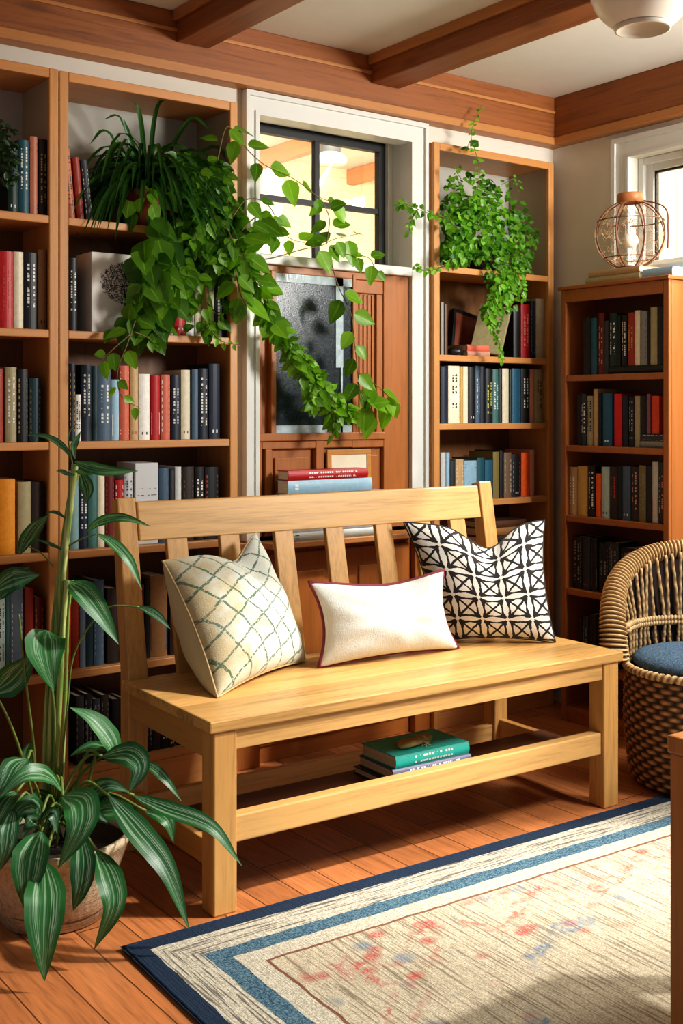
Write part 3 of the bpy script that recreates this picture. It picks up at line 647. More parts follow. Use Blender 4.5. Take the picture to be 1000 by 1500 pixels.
sketch_box(134, 246, 373, S12[1], .12, 'picture_book', 'large white book facing out with an ink tree drawing, spider-plant bookcase', rgb(226, 222, 214), 'tree')
sketch_box(198, 231.5, 678, S12[3], .14, 'boxed_book', 'tall grey-white boxed book with pale script behind the bench corner', rgb(208, 210, 210), 'script')
seed_[0] += 1
o = make_book(.011*1.0, .19, .15, 'white', '', (onY(251.5, 480, 3.43).x, 3.43, S12[1]+.0005), (0, 0, 0), 9)
tag(o, 'thin white book between the large tree-drawing book and the red one', 'book')
# picture leaning on the door panel
a = onY(482, 700, 3.42); pf = thing('leaning_picture', 'gold framed cream picture leaning on the door behind the book pile', 'picture', (a.x, 3.430, .788))
pf.rotation_euler = (math.radians(-1.5), 0, 0)
M['goldwood'] = wood('gold_frame', rgb(190, 132, 66), 'X', .35, .2)
bm = NB(); w_, h_ = onY(546, 700, 3.42).x-a.x, .315
for d_ in ((0, w_, -.006, .006, 0, .02), (0, w_, -.006, .006, h_-.02, h_), (0, .02, -.006, .006, .02, h_-.02), (w_-.02, w_, -.006, .006, .02, h_-.02)): box(bm, *d_)
obj('frame', bm, M['goldwood'], pf, bev=.002); boxo('mat_board', plain('cream_mat', rgb(226, 216, 190), .8, .06, 12), (.02, w_-.02, -.003, .004, .02, h_-.02), pf, 0)
# ================================================================== PLANTS
def leaf_mat(name, dark, light, stripe=None, trans=.35, rough=.35):
    t = NT(name); a = t.attr('shade'); uv = t.coord('UV'); u, v, _ = t.sep(uv)
    n = t.noise(t.coord('Object'), 14, 3)
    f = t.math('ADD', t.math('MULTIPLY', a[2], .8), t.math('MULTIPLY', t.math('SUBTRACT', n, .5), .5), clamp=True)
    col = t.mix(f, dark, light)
    du = t.math('ABSOLUTE', t.math('SUBTRACT', u, .5))
    if stripe:
        sn = t.noise(t.mapping(uv, (11, .6, 1)), 2.2, 3)
        st = t.math('MULTIPLY', t.ramp(sn, [(.48, BW0), (.6, BW1)]), t.ramp(t.math('ABSOLUTE', t.math('SUBTRACT', du, .2)), [(.05, BW1), (.2, BW0)]))
        md = t.ramp(du, [(.012, BW1), (.035, BW0)])
        s2 = t.math('MAXIMUM', st, t.math('MULTIPLY', md, .65))
        col = t.mix(t.math('MULTIPLY', s2, .62), col, stripe)
    else:
        col = t.mix(t.math('MULTIPLY', t.ramp(du, [(.015, BW1), (.05, BW0)]), .35), col, sc(light, 1.35))
    fr = t.math('FRACT', t.math('ADD', t.math('MULTIPLY', du, 5.0), t.math('MULTIPLY', v, 4.0 if not stripe else 0.0)))
    t.bump(fr, .12, .003)
    t.base(col, rough, .5)
    tb = t.node('ShaderNodeBsdfTranslucent'); t.l.new(t.mix(1.0, col, (1.0, 1.25, .45, 1), 'MULTIPLY'), tb.inputs[0])
    ms = t.node('ShaderNodeMixShader'); ms.inputs[0].default_value = trans
    t.l.new(t.b.outputs[0], ms.inputs[1]); t.l.new(tb.outputs[0], ms.inputs[2]); t.l.new(ms.outputs[0], t.out.inputs[0])
    return t.m
M['leaf_big'] = leaf_mat('striped_leaf', rgb(14, 66, 36), rgb(62, 138, 62), rgb(190, 216, 190), .22, .42)
M['leaf_vine'] = leaf_mat('vine_leaf', rgb(26, 84, 20), rgb(158, 214, 56), None, .45)
M['leaf_spider'] = leaf_mat('spider_leaf', rgb(20, 66, 24), rgb(76, 138, 52), None, .3)
M['leaf_ivy'] = leaf_mat('ivy_leaf', rgb(32, 98, 22), rgb(162, 226, 70), None, .45)
M['leaf_dim'] = leaf_mat('dim_leaf', rgb(26, 58, 28), rgb(80, 112, 62), None, .3)
M['stem'] = plain('green_stem', rgb(104, 122, 52), .5, .2, 30)
M['stem_brown'] = plain('brown_stem', rgb(112, 98, 52), .6, .2, 30)
M['terracotta'] = plain('terracotta', rgb(150, 66, 40), .75, .2, 14)
M['soil'] = plain('soil', rgb(52, 38, 28), .95, .4, 60, .8)
class Leaves:
    def __init__(s):
        s.bm = NB(); s.uv = s.bm.loops.layers.uv.new('UVMap'); s.sh = s.bm.verts.layers.float.new('shade')
    def blade(s, path, width, nrm, prof, shade, fold=.18, m=4, wave=0):
        """a leaf along path; nrm = direction the face looks"""
        n = len(path)-1; rows = []
        for i, p in enumerate(path):
            d = (path[min(i+1, n)]-path[max(i-1, 0)])
            if d.length < 1e-9: d = Vector((0, 0, -1))
            d.normalize(); side = d.cross(nrm)
            if side.length < 1e-5: side = d.orthogonal()
            side.normalize(); up = side.cross(d); w = width*prof(i/n)*.5
            row = []
            for k in range(m+1):
                c = -1+2*k/m
                q = p+side*(c*w)+up*(abs(c)*w*fold-w*fold*.5+(math.sin(i*1.9+c*2)*wave*w if wave else 0))
                vt = s.bm.verts.new(q); vt[s.sh] = shade; row.append(vt)
            rows.append(row)
        for i in range(n):
            for k in range(m):
                f = s.bm.faces.new((rows[i][k], rows[i][k+1], rows[i+1][k+1], rows[i+1][k])); f.smooth = True
                for lp, (a, b) in zip(f.loops, ((k, i), (k+1, i), (k+1, i+1), (k, i+1))): lp[s.uv].uv = (a/m, b/n)
    def small(s, base, d, nrm, L, wr, shade, prof, droop=.25, seg=5, fold=.25, m=2):
        d = d.normalized(); nrm = nrm.normalized()
        path = [base+d*(L*i/seg)-nrm*(L*droop*(i/seg)**2) for i in range(seg+1)]
        s.blade(path, L*wr, nrm, prof, shade, fold, m)
    def done(s, name, mat, parent, shift=None):
        if shift is not None: bmesh.ops.translate(s.bm, verts=s.bm.verts, vec=-Vector(shift))
        me = bpy.data.meshes.new(name); s.bm.to_mesh(me); s.bm.free(); me.materials.append(mat)
        o = bpy.data.objects.new(name, me); C.objects.link(o); o.parent = parent; return o
def tab(pts):
    def f(t):
        for (a, x), (b, y) in zip(pts, pts[1:]):
            if t <= b: return x+(y-x)*(t-a)/(b-a)
        return pts[-1][1]
    return f
HEART = tab([(0, .25), (.12, .8), (.3, 1), (.5, .9), (.75, .52), (1, 0.02)])
LANCE = tab([(0, .12), (.15, .55), (.4, 1), (.65, .85), (.85, .42), (1, .02)])
STRAP = tab([(0, .7), (.3, 1), (.7, .8), (1, .03)])
BROAD = tab([(0, .1), (.12, .62), (.32, 1), (.55, .93), (.8, .5), (1, .02)])
VIEW = Vector((-.55, -.8, .2))
def rv(R, k=1.0): return Vector((R.uniform(-k, k), R.uniform(-k, k), R.uniform(-k, k)))
def pot(parent, r0, r1, h, mat, seg=40, rim=.008, name='pot'):
    bm = NB(); lathe(bm, [(r0*.9, 0), (r0, .004), (r0+(r1-r0)*.5, h*.5), (r1, h-.02), (r1+rim*.4, h-.018), (r1+rim*.4, h-.002), (r1, h), (r1-.009, h-.001), (r1-.012, h-.03)], seg, capt=False)
    obj(name, bm, mat, parent, True)
    bm = NB(); lathe(bm, [(r1-.0125, h-.034), (r1*.5, h-.026), (.004, h-.022)], 24, capb=False); obj('soil', bm, M['soil'], parent, True)
def vine(parent, org, pts, n, L, R, name='vine', mat='leaf_vine', lo=.3, hi=.95, prof=HEART, wr=.82, rad=.0022, jit=.5, stem='stem_brown', start=.04):
    path = spline(pts, max(14, len(pts)*7)); bm = NB(); tube(bm, [p-org for p in path], lambda t: rad*(1.1-.6*t), 5)
    st = obj(name, bm, M[stem], parent, True); lv = Leaves()
    for i in range(n):
        f = start+(1-start)*(i+.6*R.random())/n; g = f*(len(path)-1); k = min(int(g), len(path)-2)
        p = path[k].lerp(path[k+1], g-k); d = (path[k+1]-path[k]).normalized()
        side = d.cross(VIEW).normalized()*(1 if i % 2 else -1)
        dr = side*.75+d*.45+Vector((0, 0, -.45))+rv(R, jit); l = L*R.uniform(.7, 1.15)*(1-.25*f)
        lv.small(p+dr.normalized()*l*.22, dr, VIEW+Vector((0, 0, .35))+rv(R, jit), l, wr, R.uniform(lo, hi), prof)
    lv.done('leaves', M[mat], st, org); return st
# ---------------------------------------------------------------- spider plant on the top shelf
R = random.Random(11)
c = onY(216, 318, 3.515); org = Vector((c.x, 3.515, S12[0]+.001))
sp = thing('spider_plant', 'arching spider plant in a terracotta pot on the top bookcase shelf', 'plant', org)
pot(sp, .066, .088, .125, M['terracotta'])
lv = Leaves(); top = org+Vector((0, 0, .12))
for i in range(300):
    an = R.uniform(0, 2*PI); ele = R.uniform(.25, 1.35); ln = R.uniform(.24, .44); out = Vector((math.cos(an), math.sin(an)*.75, 0))
    if out.y > .2: out.y *= .3; ln *= .75
    v0 = out*math.cos(ele)+Vector((0, 0, math.sin(ele))); path = []; p = top+rv(R, .025); dv = v0.copy()
    for k in range(11):
        path.append(p.copy()); p = p+dv.normalized()*ln/10; dv.z -= .2+.05*(k > 4); 
    for q in path:
        q.y = min(q.y, 3.635); q.z = min(q.z, 2.262); q.x = min(max(q.x, 1.46), 2.01) if q.y > 3.385 else q.x
    lv.blade(path, R.uniform(.011, .02), VIEW+Vector((0, 0, .8))+rv(R, .3), STRAP, R.uniform(.0, .75), .3, 2)
for tip, mid in (((186, 141), (205, 170)), ((251, 141), (228, 165)), ((310, 192), (275, 178)), ((150, 175), (180, 178)), ((345, 262), (310, 215)), ((130, 212), (160, 195))):
    path = spline([top, onY(mid[0], mid[1], 3.47), onY(tip[0], tip[1], 3.42)], 12); lv.blade(path, .017, VIEW+Vector((0, 0, .4)), STRAP, .6, .3, 2)
lv.done('foliage', M['leaf_spider'], sp, org)
# ---------------------------------------------------------------- trailing pothos beside it
R = random.Random(23)
c = onY(286, 318, 3.52); org = Vector((c.x, 3.52, S12[0]+.001))
po = thing('trailing_vine', 'bushy trailing vine spilling from the top shelf across the window and door', 'plant', org)
pot(po, .05, .066, .11, plain('woven_pot', rgb(138, 72, 40), .8, .35, 60, .5))
lv = Leaves()
def fill(lv, reg, n, L0, L1, y0, y1, lo, hi, R, prof=HEART, wr=.85, dn=-.5):
    """leaves filling overlapping soft blobs (centre and radii read off the photograph)"""
    for cu, cv, ru, rv_ in reg:
        for i in range(n):
            a = R.uniform(0, 2*PI); q = math.sqrt(R.random()); u = cu+math.cos(a)*q*ru; v = cv+math.sin(a)*q*rv_
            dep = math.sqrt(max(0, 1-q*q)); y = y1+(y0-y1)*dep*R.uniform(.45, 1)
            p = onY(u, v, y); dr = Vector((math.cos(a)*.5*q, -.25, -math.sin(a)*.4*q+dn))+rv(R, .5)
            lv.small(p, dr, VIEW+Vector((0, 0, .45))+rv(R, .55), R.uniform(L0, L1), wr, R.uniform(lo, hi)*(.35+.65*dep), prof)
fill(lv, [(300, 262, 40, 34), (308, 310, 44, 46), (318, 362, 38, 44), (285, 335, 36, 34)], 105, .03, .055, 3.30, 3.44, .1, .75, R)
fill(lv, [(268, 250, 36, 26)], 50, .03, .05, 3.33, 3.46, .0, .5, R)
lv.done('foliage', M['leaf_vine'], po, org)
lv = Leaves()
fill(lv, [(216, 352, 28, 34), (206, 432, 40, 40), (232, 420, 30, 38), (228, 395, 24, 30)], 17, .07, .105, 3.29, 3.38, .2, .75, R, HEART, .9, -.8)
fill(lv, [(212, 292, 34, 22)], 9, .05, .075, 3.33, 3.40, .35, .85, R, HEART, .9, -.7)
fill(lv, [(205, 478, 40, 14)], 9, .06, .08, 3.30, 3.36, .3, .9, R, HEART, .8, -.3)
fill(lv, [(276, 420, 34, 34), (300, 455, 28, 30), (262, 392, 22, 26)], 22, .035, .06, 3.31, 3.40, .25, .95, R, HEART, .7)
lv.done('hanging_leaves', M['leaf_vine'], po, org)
Y = 3.31
def V(*uv, y=Y): return [onY(a, b, y) for a, b in uv]
root = org+Vector((0, -.03, .10))
# along the top of the window
vine(po, org, V((318, 235), (332, 186), (352, 208), (385, 240), (430, 262), (470, 290), (500, 296)), 12, .085, R, jit=.3)
vine(po, org, V((340, 318), (362, 292), (392, 300), (420, 345), (446, 356)), 7, .066, R, jit=.3)
# the short branch in front of the lower panes
vine(po, org, V((340, 372), (385, 380), (440, 366), (470, 360), (490, 350), (528, 342)), 9, .09, R, start=.5, jit=.3)
vine(po, org, V((478, 358), (482, 320), (470, 292)), 5, .09, R, jit=.3)
vine(po, org, V((484, 362), (505, 372), (540, 378), (552, 404)), 5, .075, R, start=.35, jit=.3)
# down the door
vine(po, org, V((482, 362), (488, 395), (498, 425), (514, 460), (520, 510), (524, 550), (528, 592)), 9, .085, R, start=.3, hi=1.0, jit=.3)
vine(po, org, V((523, 545), (545, 560), (566, 578), (574, 592)), 6, .10, R, start=.2, lo=.75, hi=1.0)
vine(po, org, V((524, 560), (532, 585), (548, 605)), 4, .10, R, start=.4, lo=.7, hi=1.0)
# the thick garland from the mass down across the glass
vine(po, org, V((330, 330), (352, 372), (378, 420), (398, 470), (425, 505), (456, 545), (478, 585), (492, 622)), 120, .055, R, hi=1.0, lo=.35, jit=.8)
vine(po, org, V((335, 345), (365, 380), (390, 430), (398, 478)), 26, .085, R, hi=.95, lo=.45, jit=.7)
vine(po, org, V((405, 480), (440, 515), (470, 560), (505, 590), (512, 612)), 90, .042, R, lo=.5, hi=1.0, jit=.9)
vine(po, org, V((400, 470), (430, 520), (450, 560), (462, 600)), 50, .05, R, lo=.4, hi=1.0, jit=.9)
vine(po, org, V((470, 560), (492, 600), (488, 640)), 6, .05, R, lo=.5, hi=.9, start=.4)
vine(po, org, V((345, 360), (360, 330), (385, 318), (410, 350)), 14, .085, R, lo=.35, hi=.85)
vine(po, org, V((300, 470), (322, 498), (352, 506)), 9, .028, R, lo=.8, hi=1.0)
vine(po, org, V((345, 395), (352, 430), (362, 452)), 7, .10, R, lo=.5, hi=1.0)
# tendrils below the second shelf
vine(po, org, V((198, 470), (186, 505), (172, 545), (178, 580), (205, 598)), 6, .06, R, start=.25, lo=.5, hi=.95)
vine(po, org, V((190, 490), (165, 512), (148, 528)), 3, .065, R, start=.4, lo=.4, hi=.8)
vine(po, org, V((196, 486), (215, 494), (228, 503)), 3, .055, R, start=.4, lo=.5, hi=.9)
# ---------------------------------------------------------------- leafy ivy on the corner bookcase
R = random.Random(31)
c = onY(706, 396, 3.515); org = Vector((c.x, 3.515, S3[0]+.001))
iv = thing('ivy_plant', 'bright small-leaved ivy in a dark pot on the corner bookcase', 'plant', org)
pot(iv, .06, .084, .12, plain('dark_pot', rgb(70, 42, 32), .6, .3, 20))
bm = NB(); lathe(bm, [(.07, -.0), (.10, .004), (.104, .012), (.098, .012)], 32); sau = obj('saucer', bm, M['lip_x'], iv, True); 
for v in sau.data.vertices: v.co.z *= .25
lv = Leaves()
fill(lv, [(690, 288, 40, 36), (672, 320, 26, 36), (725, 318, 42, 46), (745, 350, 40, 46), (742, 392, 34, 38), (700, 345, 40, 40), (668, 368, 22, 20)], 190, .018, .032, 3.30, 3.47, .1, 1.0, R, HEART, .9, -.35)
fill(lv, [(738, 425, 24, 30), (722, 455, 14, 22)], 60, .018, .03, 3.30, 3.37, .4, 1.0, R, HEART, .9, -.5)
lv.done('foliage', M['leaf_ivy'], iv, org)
kw = dict(mat='leaf_ivy', rad=.0015, jit=.8)
vine(iv, org, V((735, 410), (722, 440), (716, 468), (728, 495), (736, 530)), 60, .026, R, lo=.4, hi=1.0, **kw)
vine(iv, org, V((752, 395), (764, 418), (768, 442)), 22, .026, R, lo=.5, hi=1.0, **kw)
vine(iv, org, V((698, 285), (702, 250), (696, 222), (690, 200), (696, 172), (706, 156), y=3.34), 30, .024, R, lo=.5, hi=1.0, **kw)
vine(iv, org, V((690, 222), (688, 205)), 4, .05, R, lo=.1, hi=.4, **kw)
vine(iv, org, V((660, 320), (632, 314), (606, 304), (590, 298), (580, 302)), 50, .025, R, lo=.3, hi=.85, **kw)
vine(iv, org, V((612, 306), (602, 325), (598, 345)), 14, .022, R, lo=.3, hi=.8, **kw)
vine(iv, org, V((668, 372), (645, 392), (622, 396), (606, 388)), 34, .022, R, lo=.6, hi=1.0, **kw)
vine(iv, org, V((735, 270), (755, 262), (762, 280)), 10, .02, R, lo=.2, hi=.7, **kw)
vine(iv, org, V((675, 262), (668, 250), (672, 240)), 6, .022, R, lo=.2, hi=.7, **kw)
# ---------------------------------------------------------------- fine-leaved plant at the picture edge
R = random.Random(41)
org = Vector((1.185, 3.50, S12[0]+.001))
ep = thing('small_leaved_plant', 'small-leaved dark green plant on the outermost bookcase\'s top shelf', 'plant', org)
pot(ep, .045, .058, .10, M['terracotta'])
lv = Leaves(); fill(lv, [(2, 205, 20, 32), (10, 240, 18, 36), (-25, 220, 34, 40)], 110, .014, .024, 3.36, 3.46, .0, .8, R, LANCE, .55, -.2)
lv.done('foliage', M['leaf_dim'], ep, org)
# ---------------------------------------------------------------- the big floor plant
R = random.Random(53)
org = Vector((1.118, 2.728, 0))
fp = thing('potted_floor_plant', 'large white-striped floor plant with tall bamboo-like canes in beige pot', 'plant', org)
t = NT('beige_pot'); co = t.coord('Object'); z = t.sep(co)[2]
n = t.noise(co, 70, 4, .75); sp_ = t.noise(t.mapping(co, (30, 30, 300)), 1, 3)
band = t.math('LESS_THAN', z, .075)
col = t.ramp(n, [(.3, rgb(160, 140, 112)), (.5, rgb(196, 176, 146)), (.7, rgb(212, 196, 168))])
ln = t.math('MULTIPLY', t.ramp(t.noise(t.mapping(co, (2.5, 2.5, 130)), 1.4, 4, .6, .6), [(.56, BW0), (.62, BW1)]), band)
col = t.mix(t.math('MULTIPLY', ln, .8), col, rgb(70, 56, 44))
t.bump(t.math('ADD', n, t.math('MULTIPLY', sp_, .4)), .5, .006); M['beige_pot'] = t.base(col, .75)
pot(fp, .128, .188, .205, M['beige_pot'], 64)
def bigleaf(pts, w, roll=0, shade=None, prof=BROAD, mat='leaf_big', petiole=True, name='leaf'):
    """pts: (u, v, depth) from base to tip"""
    P = [onD(*p) for p in pts]; path = spline(P, 18); mid = path[len(path)//2]
    d = (path[-1]-path[0]).normalized(); nv = (Vector((0, 0, CAMZ))-mid).normalized()
    nv = Matrix.Rotation(math.radians(roll), 3, d) @ nv
    nv = (nv+Vector((0, 0, .5))).normalized() if abs(d.z) < .75 else nv
    lv = Leaves(); wm = w*pts[len(pts)//2][2]/FPX*1.1
    lv.blade(path, wm, nv, prof, R.uniform(.15, .65) if shade is None else shade, .22, 6, .02)
    o = lv.done(name, M[mat], fp, org)
    if petiole:
        bm = NB(); c0 = org+Vector((R.uniform(-.06, .06), R.uniform(-.06, .05), .18)); b0 = path[0]
        mp = c0.lerp(b0, .55)+Vector((0, 0, .06+.15*abs(b0.z-c0.z)))
        tube(bm, [p-org for p in spline([c0, mp, b0], 10)], .0038, 6); obj('petiole', bm, M['stem'], o, True)
    return o
D = 2.72
BLs = [([(60, 1218, 2.66), (46, 1250, 2.58), (40, 1290, 2.55), (35, 1330, 2.55)], 50, 10), ([(64, 1262, 2.62), (66, 1310, 2.52), (64, 1370, 2.48), (65, 1437, 2.47)], 56, 0),
 ([(92, 1166, 2.70), (118, 1176, 2.60), (116, 1215, 2.55), (85, 1272, 2.54)], 50, 15), ([(117, 1222, 2.64), (122, 1260, 2.58), (118, 1300, 2.56), (107, 1334, 2.56)], 34, 10),
 ([(142, 1246, 2.66), (160, 1285, 2.60), (166, 1330, 2.57), (138, 1390, 2.57)], 38, -10), ([(160, 1166, 2.74), (200, 1215, 2.66), (245, 1275, 2.62), (277, 1362, 2.62)], 38, -15),
 ([(196, 1165, 2.78), (245, 1185, 2.70), (310, 1212, 2.66), (354, 1268, 2.66)], 28, -20), ([(214, 1188, 2.78), (232, 1190, 2.74), (248, 1205, 2.72), (254, 1234, 2.72)], 26, -10),
 ([(172, 1110, 2.84), (160, 1080, 2.84), (135, 1052, 2.84), (102, 1036, 2.84)], 32, 25), ([(150, 1108, 2.82), (188, 1104, 2.76), (205, 1125, 2.72), (189, 1162, 2.70)], 36, 10),
 ([(205, 1116, 2.86), (225, 1125, 2.84), (246, 1146, 2.82), (266, 1174, 2.82)], 15, -10), ([(92, 1160, 2.72), (70, 1136, 2.66), (35, 1136, 2.62), (-2, 1170, 2.60)], 32, 20),
 ([(40, 1112, 2.74), (22, 1120, 2.68), (8, 1145, 2.64), (-8, 1180, 2.62)], 34, 15), ([(20, 1185, 2.68), (12, 1215, 2.62), (8, 1245, 2.60), (-2, 1278, 2.60)], 30, 5),
 ([(162, 1100, 2.86), (140, 1094, 2.86), (122, 1097, 2.86), (102, 1108, 2.86)], 20, 30), ([(24, 1160, 2.7), (6, 1170, 2.64), (-10, 1200, 2.62), (-20, 1240, 2.62)], 36, 10),
 ([(110, 1190, 2.82), (130, 1165, 2.8), (160, 1150, 2.78), (190, 1160, 2.78)], 26, 10), ([(120, 1200, 2.80), (150, 1188, 2.76), (185, 1188, 2.74), (215, 1206, 2.74)], 28, 0),
 ([(60, 1195, 2.74), (50, 1180, 2.70), (32, 1185, 2.68), (18, 1205, 2.66)], 30, 0), ([(52, 1130, 2.82), (40, 1110, 2.82), (44, 1094, 2.82), (50, 1088, 2.82)], 18, 20)]
for pts, w, ro in BLs: bigleaf(pts, w, ro)
for (u0, v0, u1, v1, u2, v2, dd_) in ((40, 1205, 50, 1185, 30, 1190, 2.80), (80, 1205, 96, 1182, 124, 1196, 2.78), (110, 1205, 132, 1186, 160, 1206, 2.76), (60, 1210, 78, 1194, 84, 1222, 2.70), (30, 1205, 18, 1196, 4, 1216, 2.74), (100, 1215, 116, 1206, 132, 1228, 2.70), (70, 1190, 60, 1165, 40, 1158, 2.84), (130, 1195, 150, 1172, 178, 1172, 2.84), (90, 1200, 110, 1168, 138, 1150, 2.86), (140, 1190, 166, 1176, 196, 1190, 2.80), (50, 1215, 46, 1204, 30, 1228, 2.68)):
    bigleaf([(u0, v0, dd_), ((u0+u1)/2, (v0+v1)/2-4, dd_-.01), (u1, v1, dd_-.02), (u2, v2, dd_-.03)], 24, R.uniform(-20, 20), R.uniform(0, .25), petiole=False)
for pts, w, ro, sh in (([(70, 924, 2.84), (66, 938, 2.80), (69, 968, 2.77), (79, 1012, 2.76)], 54, 0, .75), ([(-8, 1012, 2.84), (12, 1000, 2.82), (32, 980, 2.80), (46, 958, 2.80)], 42, 20, .5), ([(-10, 865, 2.84), (15, 850, 2.82), (35, 845, 2.82), (58, 842, 2.82)], 32, 25, .35),
  ([(-6, 880, 2.86), (8, 862, 2.86), (24, 842, 2.86), (44, 830, 2.86)], 24, 20, .3), ([(28, 812, 2.88), (38, 792, 2.87), (54, 770, 2.86), (72, 754, 2.86)], 22, 15, .35), ([(102, 852, 2.86), (122, 866, 2.82), (148, 900, 2.80), (174, 944, 2.80)], 34, -5, .6),
  ([(128, 778, 2.86), (146, 764, 2.84), (180, 758, 2.82), (221, 771, 2.82)], 14, 20, .6), ([(142, 782, 2.86), (164, 794, 2.84), (190, 822, 2.82), (208, 864, 2.82)], 17, -15, .6), ([(110, 676, 2.86), (128, 684, 2.84), (160, 690, 2.82), (202, 690, 2.82)], 18, 10, .75),
  ([(112, 690, 2.86), (122, 690, 2.84), (136, 690, 2.83), (150, 690, 2.83)], 18, -20, .8), ([(106, 672, 2.86), (92, 654, 2.86), (70, 640, 2.86), (38, 637, 2.86)], 10, 10, .5), ([(110, 672, 2.86), (108, 655, 2.86), (112, 645, 2.86), (118, 632, 2.86)], 10, 10, .55),
  ([(200, 888, 2.84), (216, 893, 2.82), (234, 905, 2.81), (250, 922, 2.80)], 13, -5, .2), ([(118, 690, 2.87), (124, 705, 2.87), (128, 720, 2.87), (126, 738, 2.87)], 20, 10, .3), ([(96, 760, 2.86), (86, 752, 2.86), (76, 750, 2.86), (66, 752, 2.86)], 6, 10, .3),
  ([(94, 806, 2.86), (80, 800, 2.86), (66, 794, 2.86), (50, 790, 2.86)], 6, 10, .35), ([(110, 696, 2.85), (98, 694, 2.85), (90, 690, 2.85), (82, 690, 2.85)], 7, 10, .3)):
    bigleaf(pts, w, ro, sh, LANCE if w < 30 else BROAD, petiole=False)
def cane(pts, rad, name='cane', mat='cane', nodes=0):
    path = spline([onD(*p) for p in pts], 40); bm = NB()
    def rr(t):
        k = (t*nodes) % 1 if nodes else .5
        return rad*(1.0-.25*t)*(1.18 if nodes and (k < .05 or k > .95) else 1)
    tube(bm, [p-org for p in path], rr, 10); obj(name, bm, M[mat], fp, True)
t = NT('cane_green'); co = t.coord('Object'); n = t.noise(t.mapping(co, (60, 60, 2)), 1.2, 4, .6)
M['cane'] = t.base(t.ramp(n, [(.35, rgb(64, 110, 40)), (.52, rgb(140, 160, 84)), (.7, rgb(196, 200, 140))]), .4)
cane([(72, 1175, 2.86), (76, 1050, 2.86), (86, 900, 2.86), (97, 790, 2.86), (110, 680, 2.86)], .0105, nodes=7)
cane([(78, 1175, 2.85), (86, 1040, 2.85), (92, 920, 2.85), (98, 850, 2.85)], .008, nodes=4)
cane([(66, 1175, 2.87), (68, 1050, 2.87), (80, 900, 2.87), (100, 740, 2.87), (116, 690, 2.87)], .007, nodes=5)
cane([(62, 1175, 2.88), (70, 1000, 2.88), (84, 880, 2.88), (92, 800, 2.88)], .0055, nodes=5)
cane([(90, 1175, 2.87), (96, 1020, 2.87), (100, 900, 2.87), (106, 850, 2.87)], .0045, nodes=4)
cane([(84, 1175, 2.84), (98, 1040, 2.84), (108, 960, 2.84), (140, 905, 2.83), (165, 888, 2.83), (204, 889, 2.83)], .0026, mat='stem')
cane([(56, 1175, 2.84), (48, 1080, 2.82), (36, 985, 2.80), (28, 900, 2.80)], .0034, mat='stem')
cane([(50, 1175, 2.82), (28, 1095, 2.78), (6, 1040, 2.76), (-12, 1010, 2.76)], .0036, mat='stem')
cane([(76, 1010, 2.83), (80, 1060, 2.83), (78, 1170, 2.83)], .004, mat='stem')
cane([(78, 830, 2.86), (60, 810, 2.86), (40, 800, 2.86)], .002, mat='stem')
cane([(95, 850, 2.86), (104, 852, 2.86)], .0024, mat='stem'); cane([(100, 800, 2.86), (118, 790, 2.86), (142, 782, 2.86)], .0024, mat='stem')
cane([(108, 690, 2.86), (100, 640, 2.86), (112, 620, 2.86)], .0018, mat='stem')
# ================================================================== PILLOWS
def fabric(t, col, rough=.9):
    n = t.noise(t.coord('Object'), 260, 2, .7); w_ = t.noise(t.coord('Object'), 12, 3)
    t.bump(t.math('ADD', t.math('MULTIPLY', n, .6), t.math('MULTIPLY', w_, .8)), .35, .006)
    k = t.math('ADD', t.math('MULTIPLY', n, .22), .87)
    t.base(t.mix(1.0, col, t.comb(k, k, k), 'MULTIPLY'), rough, .15); t.b.inputs['Sheen Weight'].default_value = .2
    return t.m
t = NT('trellis_cloth'); uv = t.coord('UV')
dn = t.node('ShaderNodeTexNoise'); t.l.new(uv, dn.inputs['Vector']); dn.inputs['Scale'].default_value = 9
dvec = t.node('ShaderNodeVectorMath', operation='MULTIPLY_ADD'); t.l.new(dn.outputs['Color'], dvec.inputs[0]); dvec.inputs[1].default_value = (.05, .05, 0); t.l.new(uv, dvec.inputs[2])
u, v, _ = t.sep(dvec.outputs[0])
N = 6.2
a = t.math('MULTIPLY', t.math('ADD', t.math('MULTIPLY', u, .95), t.math('MULTIPLY', v, .55)), N); b = t.math('MULTIPLY', t.math('SUBTRACT', t.math('MULTIPLY', v, .95), t.math('MULTIPLY', u, .45)), N)
da = t.math('ABSOLUTE', t.math('SUBTRACT', t.math('FRACT', a), .5)); db = t.math('ABSOLUTE', t.math('SUBTRACT', t.math('FRACT', b), .5))
line = t.math('MAXIMUM', t.math('GREATER_THAN', da, .45), t.math('GREATER_THAN', db, .45))
brk = t.ramp(t.noise(t.mapping(uv, (70, 70, 1)), 1, 2, .6), [(.39, BW0), (.46, BW1)])
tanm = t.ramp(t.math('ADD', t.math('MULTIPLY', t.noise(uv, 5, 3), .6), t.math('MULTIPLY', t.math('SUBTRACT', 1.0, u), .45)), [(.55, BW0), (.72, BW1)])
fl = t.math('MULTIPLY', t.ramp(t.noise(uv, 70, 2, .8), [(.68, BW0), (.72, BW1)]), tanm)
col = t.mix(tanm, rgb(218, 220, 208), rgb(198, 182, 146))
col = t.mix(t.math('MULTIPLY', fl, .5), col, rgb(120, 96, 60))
lc = t.mix(t.ramp(t.noise(uv, 3, 2), [(.4, BW0), (.6, BW1)]), rgb(38, 92, 62), rgb(96, 120, 112))
col = t.mix(t.math('MULTIPLY', t.math('MULTIPLY', line, brk), .85), col, lc)
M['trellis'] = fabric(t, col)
t = NT('cream_cloth'); M['cream_cloth'] = fabric(t, t.ramp(t.noise(t.mapping(t.coord('UV'), (90, 3, 1)), 2, 3), [(.3, rgb(202, 204, 196)), (.7, rgb(218, 220, 212))]))
